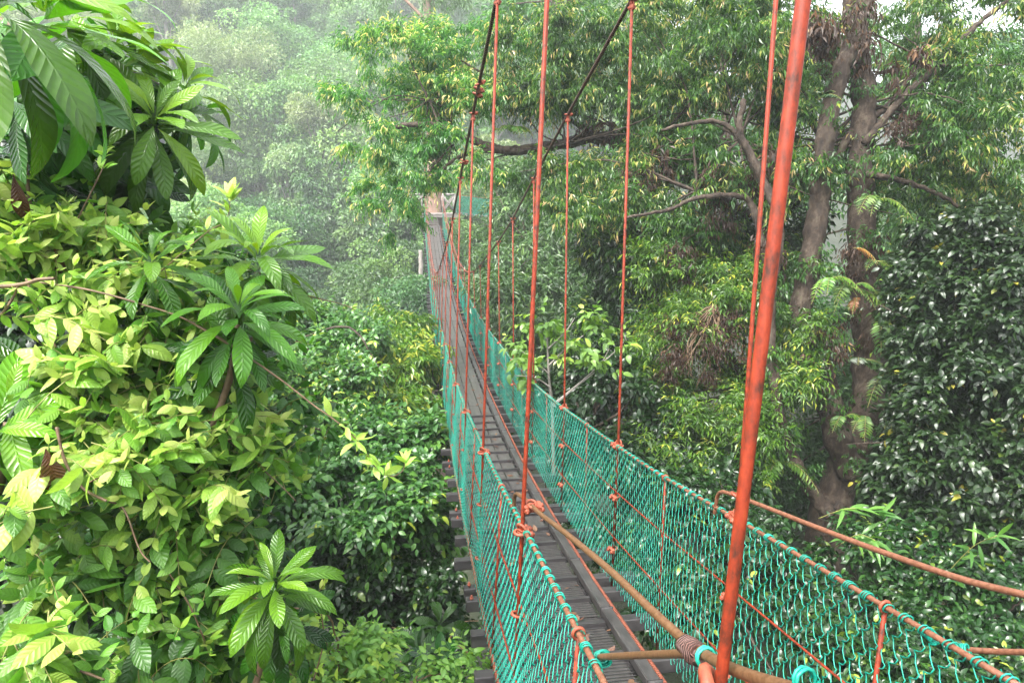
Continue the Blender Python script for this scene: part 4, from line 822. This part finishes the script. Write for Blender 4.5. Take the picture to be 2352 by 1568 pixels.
# ---------- far trunk that carries the platform
ET = empty('emergent_tree', label='tall pale tan trunk that carries the far platform, rising to the top of the picture', cat='tree')
mb = MB(); tb = P(998, 480, 40.6)
limb(mb, [np.array([tb[0], tb[1], -24]), np.array([tb[0], tb[1], -6]), tb, P(997, 400, 41), P(992, 200, 41), P(985, 60, 41.2), P(986, -40, 41.5), P(990, -260, 42)], .55, .24, 14, .01, .03)
limb(mb, px([(988, 60), (960, 30), (930, 0), (880, -40)], 41.2), .14, .06, 8); limb(mb, px([(986, 95), (955, 65), (905, 45)], 41.2), .08, .03, 7); limb(mb, px([(986, -10), (950, -30), (900, -100)], 41.2), .12, .05, 7); limb(mb, px([(986, 10), (1020, -30), (1080, -90)], 41.2), .12, .05, 7)
mb.build('trunk', M['tanbark'], ET)
crown('crown', G['hill'], [blob_w(*a) for a in [(930, 60, 41, 50, 25, 2), (890, 20, 41, 50, 25, 2), (960, -40, 41, 120, 40, 3), (1080, -60, 41, 110, 50, 3), (1040, 30, 42, 40, 25, 2), (850, -60, 41, 100, 50, 3)]], 700, 7, 1.0, .3, .3, parent=ET, sag=.6)
pt = empty('dead_tree', label='bare whitish dead trunk standing left of the far bridge', cat='tree')
mb = MB(); limb(mb, px([(972, 780), (972, 700), (968, 640), (966, 575)], 34), .17, .10, 9, .02); limb(mb, px([(969, 650), (976, 630)], 34), .05, .03, 6); mb.build('trunk', M['palebark'], pt)

# ---------- hillside forest: a few kinds, copied
def hill_proto(kind, mat, rx, rz, K, n, ll, asp, th, tr, bark, flat=0, sag=.3):
    E_ = empty('forest_tree'); mb = MB()
    limb(mb, [(0, 0, -1.5), (.1, 0, th*.4), (-.05*rx, 0, th*.8), (0, 0, th+rz*.5)], tr, tr*.45, 8, .02)
    for _ in range(7):
        a = rng.uniform(0, 6.28); e = np.array([math.cos(a)*rx*.7, math.sin(a)*rx*.7, th+rz*rng.uniform(.0, .7)]); s_ = np.array([0, 0, th*rng.uniform(.6, .95)])
        limb(mb, [s_, (s_+e)/2+np.array([0, 0, -.1*rx]), e], tr*.4, tr*.12, 5)
    mb.build('trunk', M[bark], E_)
    # clumps over a dome
    d = norm(rng.normal(size=(K, 3))+np.array([0, 0, .25])); cc = d*np.array([rx, rx, rz])*rng.uniform(.45, 1, K)[:, None]+np.array([0, 0, th+rz*.35])
    cr = rng.uniform(.24, .46, K)*rx
    idx = rng.integers(0, K, n); u = norm(rng.normal(size=(n, 3))+np.array([0, 0, .45])); rad = rng.random(n)**.22
    org = cc[idx]+u*(cr[idx]*rad)[:, None]*np.array([1, 1, .62])
    dr = norm(u+rng.normal(size=(n, 3))*.55); dr[:, 2] -= sag
    nr = u*.6+np.array([0, 0, .8])+rng.normal(size=(n, 3))*.4
    L = ll*rng.uniform(.6, 1.3, n)
    leaves('crown', G[mat], org, dr, nr, L, L*asp, 'tiny', np.clip(.15+rng.random(K)[idx]*.5+rng.random(n)*.35, 0, 1), .3, parent=E_)
    return E_
protos = [
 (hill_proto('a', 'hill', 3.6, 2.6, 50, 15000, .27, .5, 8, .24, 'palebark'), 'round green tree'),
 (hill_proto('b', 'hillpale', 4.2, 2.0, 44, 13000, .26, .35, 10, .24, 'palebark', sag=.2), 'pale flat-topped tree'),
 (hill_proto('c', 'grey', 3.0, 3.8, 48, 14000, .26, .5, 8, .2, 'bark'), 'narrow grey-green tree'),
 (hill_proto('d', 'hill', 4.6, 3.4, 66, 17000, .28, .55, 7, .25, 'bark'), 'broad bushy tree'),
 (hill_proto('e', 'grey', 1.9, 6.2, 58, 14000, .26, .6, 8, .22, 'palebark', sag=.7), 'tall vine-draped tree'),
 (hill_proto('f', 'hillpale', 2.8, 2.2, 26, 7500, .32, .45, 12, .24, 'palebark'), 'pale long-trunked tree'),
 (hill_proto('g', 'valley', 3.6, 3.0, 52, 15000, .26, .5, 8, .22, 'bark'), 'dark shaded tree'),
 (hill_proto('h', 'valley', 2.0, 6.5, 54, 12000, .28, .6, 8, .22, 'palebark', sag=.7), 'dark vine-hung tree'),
]
E_ = hill_proto('i', 'hillpale', 2.6, 1.8, 24, 6500, .30, .4, 12, .2, 'palebark')
mb = MB(); limb(mb, [(0, 0, -16), (.2, .1, -8), (0, 0, 2), (.1, 0, 12)], .30, .16, 8, .02); mb.build('lower_trunk', M['palebark'], E_)
protos.append((E_, 'tall pale bare-trunked tree'))
used = [False]*len(protos)
def band(v, u, d):
    a = 'topping' if v < 60 else 'high on' if v < 230 else 'halfway up' if v < 430 else 'low on' if v < 620 else 'below'
    b = 'behind the big leaves' if u < 330 else 'beside the big leaves' if u < 560 else 'above the dark valley' if u < 760 else 'left of the platform' if u < 985 else 'behind the platform' if u < 1200 else 'behind the feathery tree'
    c = ', nearer' if d < 62 else '' if d < 95 else ', farthest back'
    return f'{a} the slope {b}{c}'
def put(k, x, y, s, rot, zoff=0):
    E_, lab = protos[k]
    if not used[k]: used[k] = True; r = E_; new = False
    else:
        r = E_.copy(); C.objects.link(r)
        for ch in E_.children:
            c_ = ch.copy(); C.objects.link(c_); c_.parent = r
    z = float(hz(x, y))+zoff
    r.location = (x, y, z); r.rotation_euler = (0, 0, rot); r.scale = (s, s, s*rng.uniform(.9, 1.15))
    p = np.array([x, y, z+9*s]); d = p@FW; u = 1176+F*(p@RT)/d; v = 784-F*(p@UP)/d
    r['label'] = lab+' '+band(v, u, d); r['category'] = 'tree'; r['group'] = 'trees of the misty hillside forest'
cnt = 0
yy = 46.0
while yy < 152:
    stepx = 5.0+yy*.010
    x0, x1 = -yy*.62-4, yy*.17+10
    xx = x0+rng.uniform(0, 4)
    while xx < x1+ (20 if yy > 60 else 10):
        x = xx+rng.uniform(-1.6, 1.6); y = yy+rng.uniform(-2, 2)
        p = np.array([x, y, float(hz(x, y))+10]); d = p@FW; u = 1176+F*(p@RT)/d; v = 784-F*(p@UP)/d
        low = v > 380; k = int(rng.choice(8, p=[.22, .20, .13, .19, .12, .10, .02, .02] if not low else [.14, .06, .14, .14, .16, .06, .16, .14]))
        gully = (u > 560 and u < 760 and v < 60 and v > -160)
        if -150 < u < 1500 and v > -130 and not (gully and rng.random() < .7): put(k, x, y, rng.uniform(.72, 1.25)*(.9+yy*.0022), rng.uniform(0, 6.28)); cnt += 1
        xx += stepx
    yy += 5.6+ (yy-46)*.02
# valley-floor trees between the canopy and the hill
for (u, v, d, k, s) in [(725, 300, 58, 8, .9), (598, 150, 84, 8, 1.0), (660, 400, 56, 8, .8), (820, 330, 60, 8, .9), (545, 260, 74, 8, .9), (780, 180, 86, 8, 1), (690, 210, 80, 8, 1), (870, 240, 72, 8, .9), (480, 180, 84, 8, 1), (640, 300, 70, 8, .8), (860, 640, 38, 2, .8), (905, 560, 40, 7, .9), (930, 640, 36, 6, .7), (850, 560, 44, 4, 1.0), (900, 720, 30, 2, .62), (960, 730, 27, 6, .5), (790, 560, 46, 7, 1.1), (700, 600, 46, 6, .8), (620, 560, 44, 6, .8), (760, 690, 36, 6, .6), (660, 660, 40, 6, .7), (740, 520, 52, 7, 1.1), (830, 480, 54, 4, 1.1), (680, 500, 56, 4, 1.2), (470, 520, 40, 0, .8), (540, 580, 36, 0, .7), (380, 480, 42, 1, .8), (1060, 560, 44, 0, .8), (1085, 520, 46, 2, .8), (1120, 420, 52, 5, .9), (1050, 440, 52, 3, 1), (950, 440, 50, 3, 1), (1000, 600, 34, 0, .0)]:
    if s == 0: continue
    p = P(u, v, d); x, y = p[0], p[1]; top = {0: 10.9, 1: 12, 2: 11.8, 3: 10.4, 4: 14.4, 5: 14.2, 6: 11, 7: 14.6, 8: 13}[k]*s
    put(k, x, y, s, rng.uniform(0, 6.28), p[2]-.5*s*2-top*.8-float(hz(x, y)))
print('hill trees', cnt)
for (E_, lab), u_ in zip(protos, used):
    if not u_:
        for ch in list(E_.children): bpy.data.objects.remove(ch)
        bpy.data.objects.remove(E_)

# ------------------------------------------------------------------ humid air
hb = MB(); hb.box((0, 72, 17), (304, 250, 84))
hm = bpy.data.materials.new('humid air'); hm.use_nodes = True; t = hm.node_tree; t.nodes.clear()
pv = t.nodes.new('ShaderNodeVolumePrincipled'); pv.inputs['Color'].default_value = (.93, .97, 1, 1); pv.inputs['Density'].default_value = HAZE; pv.inputs['Anisotropy'].default_value = .2
ou = t.nodes.new('ShaderNodeOutputMaterial'); t.links.new(pv.outputs[0], ou.inputs['Volume'])
if HAZE > 0: hb.build('haze', hm, kind='stuff')
